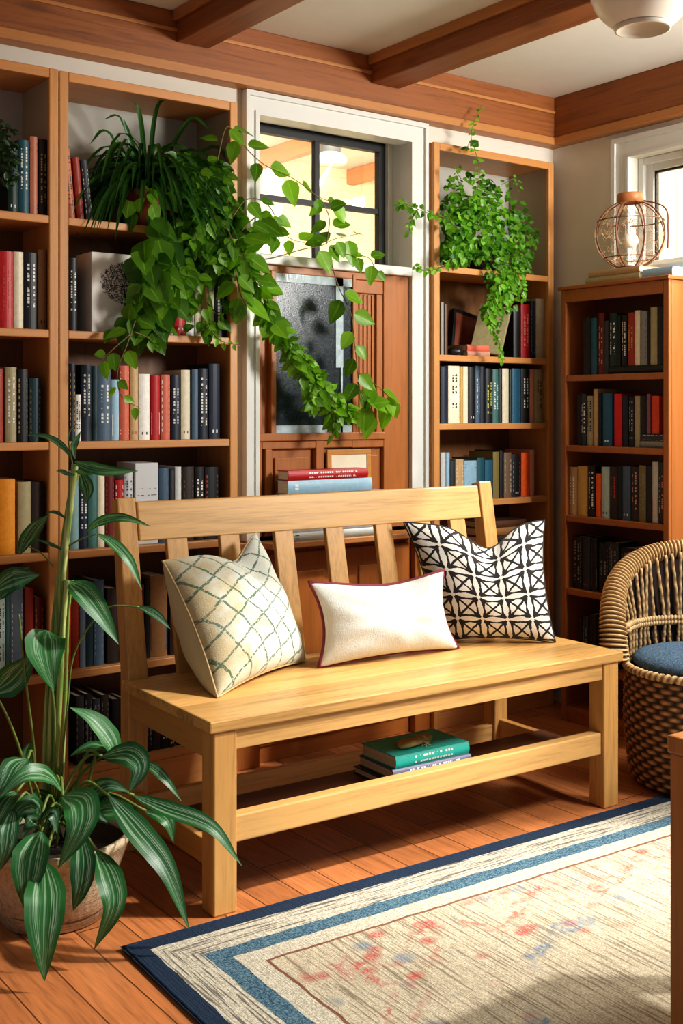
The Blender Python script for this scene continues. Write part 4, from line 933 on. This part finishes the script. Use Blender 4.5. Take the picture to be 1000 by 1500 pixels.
t = NT('sand_cloth'); M['sand_cloth'] = fabric(t, rgb(196, 184, 150))
t = NT('block_print'); uv = t.coord('UV'); dn = t.node('ShaderNodeTexNoise'); t.l.new(uv, dn.inputs['Vector']); dn.inputs['Scale'].default_value = 22
dvec = t.node('ShaderNodeVectorMath', operation='MULTIPLY_ADD'); t.l.new(dn.outputs['Color'], dvec.inputs[0]); dvec.inputs[1].default_value = (.022, .022, 0); t.l.new(uv, dvec.inputs[2])
u, v, _ = t.sep(dvec.outputs[0]); N = 4.7
def cell(x): return t.math('SUBTRACT', t.math('FRACT', t.math('MULTIPLY', x, N)), .5)
a, b = cell(u), cell(v); aa, ab = t.math('ABSOLUTE', a), t.math('ABSOLUTE', b)
mxab = t.math('MAXIMUM', aa, ab); dif = t.math('ABSOLUTE', t.math('SUBTRACT', aa, ab))
petal = t.math('MULTIPLY', t.math('LESS_THAN', t.math('ADD', mxab, t.math('MULTIPLY', dif, -.12)), .29), t.math('GREATER_THAN', dif, .058))
petal = t.math('MULTIPLY', petal, t.math('GREATER_THAN', mxab, .07))
def lens(p_, q_): return t.math('GREATER_THAN', p_, t.math('SUBTRACT', .505, t.math('MULTIPLY', t.math('COSINE', t.math('MULTIPLY', q_, PI)), .115)))
st1, st2 = lens(aa, b), lens(ab, a)
dot = t.math('MULTIPLY', t.math('GREATER_THAN', aa, .43), t.math('GREATER_THAN', ab, .43))
wht = t.math('MAXIMUM', t.math('MAXIMUM', petal, dot), t.math('MAXIMUM', st1, st2))
col = t.mix(wht, rgb(44, 40, 40), rgb(228, 224, 214))
M['print'] = fabric(t, col)
M['maroon'] = plain('maroon_cord', rgb(120, 42, 54), .8, .15, 80)
M['tan_cord'] = plain('tan_cord', rgb(206, 180, 134), .8, .15, 80)
M['black_cord'] = plain('black_cord', rgb(52, 46, 44), .8, .15, 80)
def pillow(label, TL, TR, BR, BL, T, chop, front, back, cord, cr, backk=.6, pinch=.1, nm='pillow', n=44):
    TL, TR, BR, BL = [Vector(p) for p in (TL, TR, BR, BL)]
    org = (BL+BR)/2; nr = (BR-BL).cross(TL-BL).normalized()
    if nr.y > 0: nr = -nr
    dn_ = ((BL-TL)+(BR-TR)).normalized()
    r = thing(nm, label, 'pillow', org)
    def base(s, q):
        s2 = s*(1-pinch*(1-q*q)); q2 = q*(1-pinch*.8*(1-s*s))
        a, b = (s2+1)/2, (q2+1)/2
        p = (BL*(1-a)+BR*a)*(1-b)+(TL*(1-a)+TR*a)*b
        s0, dp, wd = chop
        return p+dn_*(dp*math.exp(-((s-s0)/wd)**2)*b**2.0)
    def hgt(s, q):
        h = T*((1-s*s)*(1-q*q))**.46*1.12
        s0, dp, wd = chop; b = (q+1)/2
        crease = 1-.55*math.exp(-((s-s0)/(wd*.55))**2)*b**3*(1 if dp > .02 else 0)
        return h*crease*(1.12-.24*b)+.0022*math.sin(7*s+3*q)*math.sin(5*q-2*s)*(1-s*s)*(1-q*q)*2+.0045*math.sin(9*math.atan2(q, s)+2)*(s*s+q*q)*(1-s*s)*(1-q*q)*1.6
    for nm_, sg, mat in (('front_cover', 1, front), ('back_cover', -backk, back)):
        bm = NB(); uvl = bm.loops.layers.uv.new('UVMap'); g = []
        for j in range(n+1):
            row = []
            for i in range(n+1):
                s, q = math.sin((i/n-.5)*PI), math.sin((j/n-.5)*PI)
                p = base(s, q)+nr*hgt(s, q)*sg
                if p.z < .4865: p.z = .4865
                row.append((bm.verts.new(p-org), (s+1)/2, (q+1)/2))
            g.append(row)
        for j in range(n):
            for i in range(n):
                qd = [g[j][i], g[j][i+1], g[j+1][i+1], g[j+1][i]]
                if sg < 0: qd = qd[::-1]
                f = bm.faces.new([x[0] for x in qd]); f.smooth = True
                for lp, x in zip(f.loops, qd): lp[uvl].uv = (x[1], x[2])
        obj(nm_, bm, mat, r, True)
    pts = []
    m = 26
    for e in range(4):
        for i in range(m):
            k = -1+2*i/m; s, q = ((k, -1), (1, k), (-k, 1), (-1, -k))[e]
            p = base(s, q); p.z = max(p.z, .4855+cr); pts.append(p-org)
    bm = NB(); tube(bm, pts, cr, 8, closed=True); obj('piping', bm, cord, r, True)
    return r
SZ = .487
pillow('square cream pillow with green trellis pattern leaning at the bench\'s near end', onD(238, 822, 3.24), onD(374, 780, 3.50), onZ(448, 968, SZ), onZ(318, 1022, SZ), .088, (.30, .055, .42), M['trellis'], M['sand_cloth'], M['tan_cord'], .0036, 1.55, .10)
pillow('small oblong cream pillow with maroon piping in the middle of the bench', onD(452, 852, 3.41), onD(650, 833, 3.68), onZ(671, 950, SZ), onZ(466, 978, SZ), .06, (.1, .022, .7), M['cream_cloth'], M['cream_cloth'], M['maroon'], .0058, .7, .14)
pillow('square black and white block-printed pillow against the bench\'s far end', onD(591, 765, 3.83), onD(797, 762, 3.90), onZ(813, 941, SZ), onZ(641, 938, SZ), .085, (.12, .085, .36), M['print'], M['print'], M['black_cord'], .0036, .4, .09)
# ================================================================== RUG
RW, RD = 2.12, 1.95
t = NT('woven_rug'); co = t.coord('Object'); x, y, z = t.sep(co)
dT = t.math('MULTIPLY', y, -1.0); dL = x; dR = t.math('SUBTRACT', RW, x); dB = t.math('ADD', y, RD)
wob = t.math('MULTIPLY', t.math('SUBTRACT', t.noise(co, 18, 3), .5), .012)
d = t.math('ADD', t.math('MINIMUM', t.math('MINIMUM', dL, dT), t.math('MINIMUM', dR, dB)), wob)
fine = t.noise(co, 210, 2, .8)
along = t.noise(t.mapping(co, (150, 5, 1)), 1, 3, .6)
along2 = t.noise(t.mapping(co, (5, 150, 1)), 1, 3, .6)
flat = t.math('LESS_THAN', dT, dL)
rib = t.mix(t.math('MULTIPLY', flat, t.math('LESS_THAN', d, .25)), along, along2)
cream = t.mix(t.ramp(fine, [(.4, BW0), (.62, BW1)]), rgb(160, 152, 134), rgb(202, 195, 178))
dash = t.ramp(rib, [(.52, BW0), (.57, BW1)])
creamd = t.mix(t.math('MULTIPLY', dash, .8), cream, rgb(74, 68, 66))
blue = t.mix(t.ramp(fine, [(.4, BW0), (.62, BW1)]), rgb(44, 72, 92), rgb(104, 130, 140))
navy = t.mix(fine, rgb(22, 32, 46), rgb(50, 64, 84))
field = t.mix(t.math('MULTIPLY', t.ramp(along, [(.52, BW0), (.61, BW1)]), .62), t.mix(t.ramp(fine, [(.35, BW0), (.65, BW1)]), rgb(158, 146, 124), rgb(202, 191, 168)), rgb(92, 78, 64))
# faded floral scrolls
wv = t.node('ShaderNodeTexNoise'); t.l.new(co, wv.inputs['Vector']); wv.inputs['Scale'].default_value = 6.5; wv.inputs['Detail'].default_value = 2; wv.inputs['Distortion'].default_value = 1.6
scr = t.ramp(t.math('ABSOLUTE', t.math('SUBTRACT', wv.outputs[0], .5)), [(.016, BW1), (.05, BW0)])
fl1 = t.ramp(t.vor(t.mapping(co, (1, 1.2, 1)), 10.5), [(.16, BW1), (.3, BW0)])
fl2 = t.ramp(t.vor(t.mapping(co, (1, 1.2, 1), (3.3, 1.7, 0)), 8.0), [(.14, BW1), (.28, BW0)])
zone = t.ramp(d, [(.25, BW0), (.28, BW1), (.50, BW1), (.62, BW0)])
cent = t.math('MULTIPLY', t.ramp(t.noise(co, 2.2, 2), [(.52, BW0), (.6, BW1)]), t.ramp(d, [(.55, BW0), (.75, BW1)]))
speck = t.ramp(fine, [(.42, BW0), (.53, BW1)])
sl = t.math('ADD', t.math('MULTIPLY', flat, x), t.math('MULTIPLY', t.math('SUBTRACT', 1.0, flat), dT))
def band(c_, amp, fr, ph, wd):
    cv = t.math('ADD', c_, t.math('MULTIPLY', t.math('SINE', t.math('ADD', t.math('MULTIPLY', sl, fr), ph)), amp))
    jit = t.math('MULTIPLY', t.math('SUBTRACT', t.noise(co, 13, 4, .7), .5), .17)
    return t.ramp(t.math('ABSOLUTE', t.math('SUBTRACT', t.math('ADD', d, jit), cv)), [(wd*.5, BW1), (wd, BW0)])
scroll = t.math('MAXIMUM', band(.36, .045, 17, 0, .020), t.math('MULTIPLY', band(.40, .05, 23, 1.6, .014), .7))
clump = t.ramp(t.noise(co, 15, 3, .7, .5), [(.46, BW0), (.56, BW1)])
scroll = t.math('MULTIPLY', scroll, t.math('ADD', t.math('MULTIPLY', clump, .85), .1))
rmask = t.math('MULTIPLY', t.math('MAXIMUM', scroll, t.math('MULTIPLY', fl1, t.math('MAXIMUM', zone, t.math('MULTIPLY', cent, .6)))), speck)
crescent = t.math('MULTIPLY', band(.55, .06, 9, 2.2, .03), t.ramp(t.math('SINE', t.math('MULTIPLY', sl, 9.0)), [(.1, BW0), (.4, BW1)]))
bmask = t.math('MULTIPLY', t.math('MAXIMUM', t.math('MULTIPLY', crescent, t.math('ADD', .25, t.math('MULTIPLY', clump, .75))), t.math('MULTIPLY', fl2, t.math('MAXIMUM', t.math('MULTIPLY', zone, .8), cent))), speck)
field = t.mix(t.math('MULTIPLY', rmask, .85, clamp=True), field, rgb(170, 60, 58))
field = t.mix(t.math('MULTIPLY', bmask, .9, clamp=True), field, rgb(86, 116, 140))
def lt(k): return t.math('LESS_THAN', d, k)
col = t.mix(lt(.252), field, rgb(120, 84, 66))
col = t.mix(lt(.244), col, cream); col = t.mix(lt(.192), col, blue); col = t.mix(lt(.142), col, creamd); col = t.mix(lt(.052), col, navy)
t.bump(t.math('ADD', t.math('MULTIPLY', along, .9), t.math('MULTIPLY', fine, .5)), .6, .006)
M['rug'] = t.base(col, .95, .1)
bm = NB(); nx, ny = 60, 60
top = [[bm.verts.new((RW*i/nx, -RD*j/ny, .0075)) for i in range(nx+1)] for j in range(ny+1)]
bot = [[bm.verts.new((RW*i, -RD*j, .0)) for i in (0, 1)] for j in (0, 1)]
for j in range(ny):
    for i in range(nx): bm.faces.new((top[j][i], top[j+1][i], top[j+1][i+1], top[j][i+1]))
rug = obj('rug', bm, M['rug'], None, True, loc=(1.166, 2.452, .0008)); rug.rotation_euler = (0, 0, math.radians(-2.2))
tag(rug, 'large faded cream rug with navy edge and blue border, red floral scrolls', 'rug')
t = NT('navy_binding'); n = t.noise(t.coord('Object'), 180, 2, .7); t.bump(n, .7, .004); M['binding'] = t.base(t.mix(n, rgb(18, 27, 42), rgb(50, 66, 88)), .95, .1)
bm = NB(); e = .008
pts = []
for a, b in (((e, -e), (RW-e, -e)), ((RW-e, -e), (RW-e, -RD+e)), ((RW-e, -RD+e), (e, -RD+e)), ((e, -RD+e), (e, -e))):
    for i in range(20): k = i/20; pts.append((a[0]+(b[0]-a[0])*k, a[1]+(b[1]-a[1])*k, .0056))
tube(bm, pts, .0056, 8, closed=True); obj('rug_binding', bm, M['binding'], rug, True)
# ================================================================== WICKER CHAIR
CX, CY = 3.258, 2.398
ch = thing('wicker_chair', 'round woven wicker tub chair with blue seat cushion beside the bench', 'chair', (CX, CY, .0125), math.atan2(.6, .8))
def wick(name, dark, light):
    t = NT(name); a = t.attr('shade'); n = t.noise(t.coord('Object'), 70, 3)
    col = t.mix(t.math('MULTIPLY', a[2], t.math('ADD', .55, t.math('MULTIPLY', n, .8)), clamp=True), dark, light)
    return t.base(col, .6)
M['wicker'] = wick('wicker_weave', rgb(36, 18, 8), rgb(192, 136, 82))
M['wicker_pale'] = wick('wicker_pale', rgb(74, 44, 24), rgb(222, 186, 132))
def shaded(name, bm, mat, parent):
    return obj(name, bm, mat, parent, True)
bm = NB(); shl = bm.verts.layers.float.new('shade')
rows, stakes, per, ns = 22, 54, 6, 5; H = .375
prof = tab([(0, .226), (.12, .238), (.5, .252), (.85, .250), (1, .246)])
NA = stakes*per; rings = []
for j in range(rows*ns+1):
    zf = j/(rows*ns); rw = int(j/ns); ph = (j % ns)/ns; ridge = math.sin(PI*ph); ring = []
    for i in range(NA):
        sp_ = math.cos(PI*(i/per)+PI*rw)
        r = prof(zf)+.0055*ridge*(.5+.8*sp_); an = 2*PI*i/NA
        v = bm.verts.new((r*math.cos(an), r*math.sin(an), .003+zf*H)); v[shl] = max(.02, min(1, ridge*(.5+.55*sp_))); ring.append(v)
    rings.append(ring)
for a, b in zip(rings, rings[1:]):
    for k in range(NA): bm.faces.new((a[k], a[(k+1) % NA], b[(k+1) % NA], b[k]))
bm.faces.new(rings[0][::-1])
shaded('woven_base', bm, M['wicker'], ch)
def rope(bm, shl, pts, rad, turns, seg=10, closed=False, amp=.22):
    """a wrapped or plaited cord: ridges run round it"""
    n0 = len(bm.verts); n = len(pts)
    rg = tube(bm, pts, (lambda t_: rad) if not callable(rad) else rad, seg, closed=closed)
    for i, ring in enumerate(rg):
        c_ = sum((v.co for v in ring), Vector())/len(ring)
        for k, v in enumerate(ring):
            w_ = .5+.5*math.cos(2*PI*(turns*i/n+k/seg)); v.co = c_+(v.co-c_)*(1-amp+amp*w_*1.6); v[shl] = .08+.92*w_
bm = NB(); shl = bm.verts.layers.float.new('shade')
rope(bm, shl, [(.247*math.cos(2*PI*i/400), .247*math.sin(2*PI*i/400), .378) for i in range(400)], .013, 70, 10, True)
shaded('seat_rim', bm, M['wicker_pale'], ch)
FM = 1.72
def ztop(f): return .395+.345*math.sqrt(max(0, 1-(f/FM)**2))
def shell(f, r): return Vector((r*math.cos(f), r*math.sin(f), 0))
hoop = []
for i in range(701):
    th = PI*(i/700-.5); f = FM*math.sin(th); hoop.append(shell(f, .286+.012*math.cos(th))+Vector((0, 0, ztop(f))))
# even spacing along the hoop
L = [0]
for a, b in zip(hoop, hoop[1:]): L.append(L[-1]+(b-a).length)
ev = []; k = 0; NHP = 900
for i in range(NHP+1):
    s_ = L[-1]*i/NHP
    while k < len(L)-2 and L[k+1] < s_: k += 1
    ev.append(hoop[k].lerp(hoop[k+1], (s_-L[k])/max(1e-9, L[k+1]-L[k])))
bm = NB(); shl = bm.verts.layers.float.new('shade')
rope(bm, shl, ev, lambda t_: .030+.016*abs(2*t_-1)**1.5, 96, 14, False, .2)
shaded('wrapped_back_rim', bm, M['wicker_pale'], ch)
# outer wrapped flank under the rim, then the open spindles inside
bm = NB(); shl = bm.verts.layers.float.new('shade'); NF = 72*8; rings = []
for j in range(15):
    q = j/14; ring = []
    for i in range(NF+1):
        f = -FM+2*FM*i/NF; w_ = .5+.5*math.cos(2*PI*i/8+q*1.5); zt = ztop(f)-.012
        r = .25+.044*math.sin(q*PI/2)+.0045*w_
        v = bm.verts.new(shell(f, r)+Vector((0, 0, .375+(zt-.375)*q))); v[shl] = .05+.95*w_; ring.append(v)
    rings.append(ring)
for a, b in zip(rings, rings[1:]):
    for k in range(NF): bm.faces.new((a[k], a[k+1], b[k+1], b[k]))
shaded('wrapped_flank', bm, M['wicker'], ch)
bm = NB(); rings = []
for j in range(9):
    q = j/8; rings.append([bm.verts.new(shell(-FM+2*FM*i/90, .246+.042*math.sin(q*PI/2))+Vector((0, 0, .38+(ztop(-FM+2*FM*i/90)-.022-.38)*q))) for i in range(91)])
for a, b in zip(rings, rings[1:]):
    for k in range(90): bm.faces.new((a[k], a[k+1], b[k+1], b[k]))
obj('spindle_gap_shade', bm, plain('dark_gap_shade', rgb(44, 26, 16), .8, .3, 60, .3), ch, True)  # dark sheet added so the gaps between the spindles look shaded
R = random.Random(5)
for i in range(27):
    f = -1.5+3.0*i/26; zt = ztop(f)-.01; bm = NB(); shl = bm.verts.layers.float.new('shade'); j1, j2 = R.uniform(-.06, .06), R.uniform(-.05, .05)
    pts = spline([shell(f, .238)+Vector((0, 0, .385)), shell(f+j1, .244)+Vector((0, 0, .50 if zt > .56 else .42)), shell(f+j2, .262)+Vector((0, 0, zt))], 26)
    rope(bm, shl, pts, (.0062), 9, 6, False, .15); shaded('back_spindle', bm, M['wicker_pale'], ch)
bm = NB(); shl = bm.verts.layers.float.new('shade')
rope(bm, shl, [shell(-1.62+3.24*i/260, .243)+Vector((0, 0, .497)) for i in range(261)], .010, 62, 8); rope(bm, shl, [shell(-1.62+3.24*i/260, .240)+Vector((0, 0, .482)) for i in range(261)], .009, 62, 8)
shaded('plaited_band', bm, M['wicker_pale'], ch)
t = NT('blue_cushion'); n = t.noise(t.coord('Object'), 150, 3, .7); t.bump(n, .4, .004)
M['blue_cushion'] = t.base(t.ramp(n, [(.3, rgb(50, 66, 84)), (.55, rgb(80, 102, 122)), (.75, rgb(128, 150, 164))]), .9, .15)
bm = NB(); lathe(bm, [(.15, .372), (.205, .376), (.224, .388), (.226, .400), (.216, .414), (.18, .426), (.12, .434), (.06, .437), (.005, .438)], 56)
obj('seat_cushion', bm, M['blue_cushion'], ch, True)
# ================================================================== LANTERN AND WHAT IT STANDS ON
TOPZ = 1.744
bm = NB()
a = onX(858, 392, 3.535); b_ = onX(936, 392, 3.50)
seed_[0] += 1
def lying_top(u0, u1, X, z, depth, thick, col, st, label, grp):
    a, b = onX(u0, 390, X), onX(u1, 390, X); seed_[0] += 1
    o = make_book(thick, a.y-b.y, depth, col, st, seed=seed_[0])
    o.matrix_world = Matrix.Translation((X, a.y, z+thick/2+.0005)) @ Matrix.Rotation(-PI/2, 4, 'Z') @ Matrix.Rotation(PI/2, 4, 'Y')
    return tag(o, label, 'book', grp)
lying_top(857, 936, 3.495, TOPZ, .15, .028, 'khaki', 'gt', 'khaki book lying under the wire lantern, lower of two', 'books under the lantern')
lying_top(861, 936, 3.495, TOPZ+.029, .14, .024, 'tan', '', 'tan book lying directly under the wire lantern', 'books under the lantern')
lying_top(940, 984, 3.50, TOPZ, .14, .036, 'light blue', '', 'light blue book lying by the wall window, next to the lantern', None)
LX = 3.565; c = onX(923, 332, LX); lr = 52/FPX*(c.x*FX+c.y*FY); lz0 = TOPZ+.0535
lan = thing('wire_lantern', 'round wire lantern with wooden collar and white globe on the lower bookcase', 'lantern', (c.x, c.y, lz0))
M['rattan'] = plain('brown_rattan', rgb(112, 62, 34), .5, .2, 60); M['net'] = plain('pale_net', rgb(196, 158, 112), .6, .2, 60)
CZ = lr*.955
bm = NB()
def sph(lat, lon, r=lr): return Vector((r*math.cos(lat)*math.cos(lon), r*math.cos(lat)*math.sin(lon), CZ+r*.955*math.sin(lat)))
for k in range(8): tube(bm, [sph(-PI/2+.2+(PI-.55)*i/30, k*PI/4+.3) for i in range(31)], .0028, 6)
for la in (.42, -.75): tube(bm, [sph(la, 2*PI*i/48) for i in range(48)], .0024, 6, closed=True)
tube(bm, [sph(-1.25, 2*PI*i/48) for i in range(48)], .003, 6, closed=True)
obj('cage', bm, M['rattan'], lan, True)
bm = NB(); R = random.Random(9)
for k in range(190):
    la, lo = R.uniform(-1.15, 1.05), R.uniform(0, 2*PI); d1, d2 = R.uniform(-.3, .3), R.uniform(-.6, .6)
    tube(bm, [sph(max(-1.3, min(1.2, la+d1*i/8+.1*math.sin(i*.8+k))), lo+d2*i/8, lr*.985) for i in range(9)], .00095, 3, caps=False)
obj('net', bm, M['net'], lan)
bm = NB(); zc = CZ+lr*.90; lathe(bm, [(.044, zc), (.05, zc+.004), (.051, zc+.034), (.048, zc+.037), (.041, zc+.036), (.04, zc+.004)], 32, capb=False, capt=False)
obj('collar', bm, wood('lantern_collar', rgb(176, 112, 64), 'X', .45, .2), lan, True)
bm = NB(); lathe(bm, [(.03*math.cos(a_)+.0005, CZ-.022+.03*math.sin(a_)) for a_ in [(-1.57+3.14*i/14) for i in range(15)]], 28); obj('glass_globe', bm, plain('opal_globe', rgb(244, 236, 218), .3, .02, 10, 0), lan, True)
bm = NB(); q0 = sph(.55, 5.2); tube(bm, spline([Vector((.044, 0, zc+.02)), q0+Vector((.01, -.008, .03)), sph(.1, 5.2)*1.0+Vector((.004, -.004, 0)), sph(-.3, 5.2)+Vector((.008, -.006, -.02))], 20), .0032, 6); obj('carry_strap', bm, M['rattan'], lan, True)
# ================================================================== SIDE TABLE AND PENDANT
tx, ty, tz = 1.806, 1.402, .63
tb = thing('side_table', 'small reddish wooden side table standing on the rug, cut by the frame', 'table', (tx, ty, .0093))
h = tz-.0093
boxo('table_top', M['table'], (-.004, .56, -.50, .004, h-.034, h), tb, .004)
for a in (0, .496):
    for b in (-.06, -.496): boxo('leg', M['table'], (a, a+.06, b, b+.06, 0, h-.034), tb, .004)
for a in (.012, .53): boxo('apron', M['table'], (a, a+.018, -.436, -.06, h-.11, h-.034), tb, .002)
for b in (-.03, -.486): boxo('apron', M['table'], (.06, .496, b, b+.018, h-.11, h-.034), tb, .002)
pd = 3.0; px_, py_ = (onD(941, 0, pd)).x, (onD(941, 0, pd)).y; pz = CAMZ+(HZ-51)/FPX*pd; pr = 78/FPX*pd
pn = thing('pendant_lamp', 'white round pendant lamp hanging from the ceiling between the beams', 'lamp', (px_, py_, CEIL))
M['opal'] = plain('opal_shade', rgb(226, 218, 202), .35, .02, 10, 0)
zc = pz+pr-CEIL
bm = NB(); lathe(bm, [(pr*math.cos(a), zc+pr*math.sin(a)*.98) for a in [(-1.02+i*(2.35)/24) for i in range(25)]], 48, capb=False, capt=False); obj('shade', bm, M['opal'], pn, True)
bm = NB(); rr_ = pr*math.cos(-1.02); zb = zc+pr*math.sin(-1.02)*.98
lathe(bm, [(rr_*1.01, zb-.001), (rr_*.99, zb-.010), (rr_*.9, zb-.012), (rr_*.86, zb-.002), (rr_*.5, zb+.004), (.003, zb+.006)], 48, capb=False); obj('diffuser_ring', bm, plain('opal_ring', rgb(206, 196, 178), .4, .03, 10, 0), pn, True)
bm = NB(); zt = zc+pr*math.sin(-1.02+2.35)*.98; lathe(bm, [(.03, zt-.01), (.03, zt+.02), (.008, zt+.03), (.008, -.02), (.05, -.018), (.05, 0)], 24); obj('stem', bm, M['grey'], pn, True)
# the little tied bundle on the turquoise book
tw = onD(592, 1084, 3.42)
q = Vector((2.17, 2.60, .2662)); R = random.Random(77)
bu = thing('dried_leaf_bundle', 'small dried-leaf bundle tied with string on the turquoise book', 'bundle', q, math.radians(12))
bm = NB(); rg = lathe(bm, [(.004, -.05), (.015, -.043), (.021, -.02), (.02, .005), (.013, .03), (.017, .05), (.012, .058)], 18)
for v in bm.verts: v.co = Vector((v.co.z*1.35, v.co.y*1.25+math.sin(v.co.z*140)*.003, max(.0005, v.co.x*.55+.0115+math.cos(v.co.z*190+v.co.y*200)*.002)))
obj('dried_leaf', bm, plain('dry_leaf', rgb(176, 148, 92), .8, .3, 50, .5), bu, True)
bm = NB()
for k in range(3): tube(bm, [(.036+.004*k+.002*math.sin(a*2), .019*math.cos(a), .0115+.0105*math.sin(a)) for a in [2*PI*i/20 for i in range(20)]], .0014, 5, closed=True)
for k in range(6):
    e = Vector((.04, -.012, .006)); tube(bm, spline([e, e+Vector((R.uniform(-.02, .02), R.uniform(-.02, -.006), .004)), e+Vector((R.uniform(-.045, .02), R.uniform(-.04, -.012), -.0045))], 8), .0011, 4)
obj('string', bm, plain('pale_string', rgb(220, 204, 150), .8, .2, 60), bu, True)
# ================================================================== LIGHT AND CAMERA
sc_ = bpy.context.scene
def light(name, typ, loc, target, energy, color, **kw):
    d = bpy.data.lights.new(name, typ); d.energy = energy; d.color = color
    for k, v in kw.items(): setattr(d, k, v)
    o = bpy.data.objects.new(name, d); C.objects.link(o); o.location = loc
    o.rotation_euler = (Vector(target)-Vector(loc)).to_track_quat('-Z', 'Y').to_euler()
    return o
el = math.radians(46); ax, ay = .80, -.60
sd = Vector((ax*math.cos(el), ay*math.cos(el), math.sin(el)))
light('sun', 'SUN', sd*6+Vector((2, 2.5, 0)), (2, 2.5, 0), 2.5, (1, .97, .92), angle=math.radians(2.2))
light('shelf_fill', 'AREA', (3.5, .9, 2.1), (2.5, 3.4, 1.6), 50, (1, .98, .93), shape='DISK', size=.6)  # added area fill to brighten plants and shelves, not an actual window
tg = Vector((2.75, 2.3, .35))
light('sun_patch_spot', 'SPOT', tg+sd*4.2, tg, 1250, (1, .98, .94), spot_size=math.radians(24), spot_blend=.9, shadow_soft_size=.07)  # added spot that strengthens the sun patch at the bench's right end
light('porch_fill', 'AREA', (2.6, 3.9, 2.3), (2.9, 5.6, 1.9), 46, (1, .96, .88), shape='RECTANGLE', size=1.6, size_y=.6)  # added fill to brighten the porch wall, which the sun misses
light('yard_fill', 'AREA', (4.1, 2.2, 2.9), (4.7, 3.2, 1.9), 75, (1, .98, .94), shape='RECTANGLE', size=.8, size_y=1.2)  # added fill to brighten the wall outside the right-hand window
w = bpy.data.worlds.new('world'); sc_.world = w; w.use_nodes = True
bg = w.node_tree.nodes['Background']; bg.inputs[0].default_value = (.96, .97, 1.0, 1); bg.inputs[1].default_value = .15
cd = bpy.data.cameras.new('camera'); cam = bpy.data.objects.new('camera', cd); C.objects.link(cam)
cam.location = (0, 0, CAMZ)
cam.rotation_euler = (PI/2, 0, YAW-PI/2)
cd.sensor_fit = 'VERTICAL'; cd.sensor_height = 36; cd.lens = FPX/1500*36
cd.shift_y = -.1; cd.clip_start = .05; cd.clip_end = 60
sc_.camera = cam
sc_.view_settings.view_transform = 'Standard'
try: sc_.view_settings.look = 'Medium High Contrast'
except Exception as e: print(e)
sc_.view_settings.exposure = .36
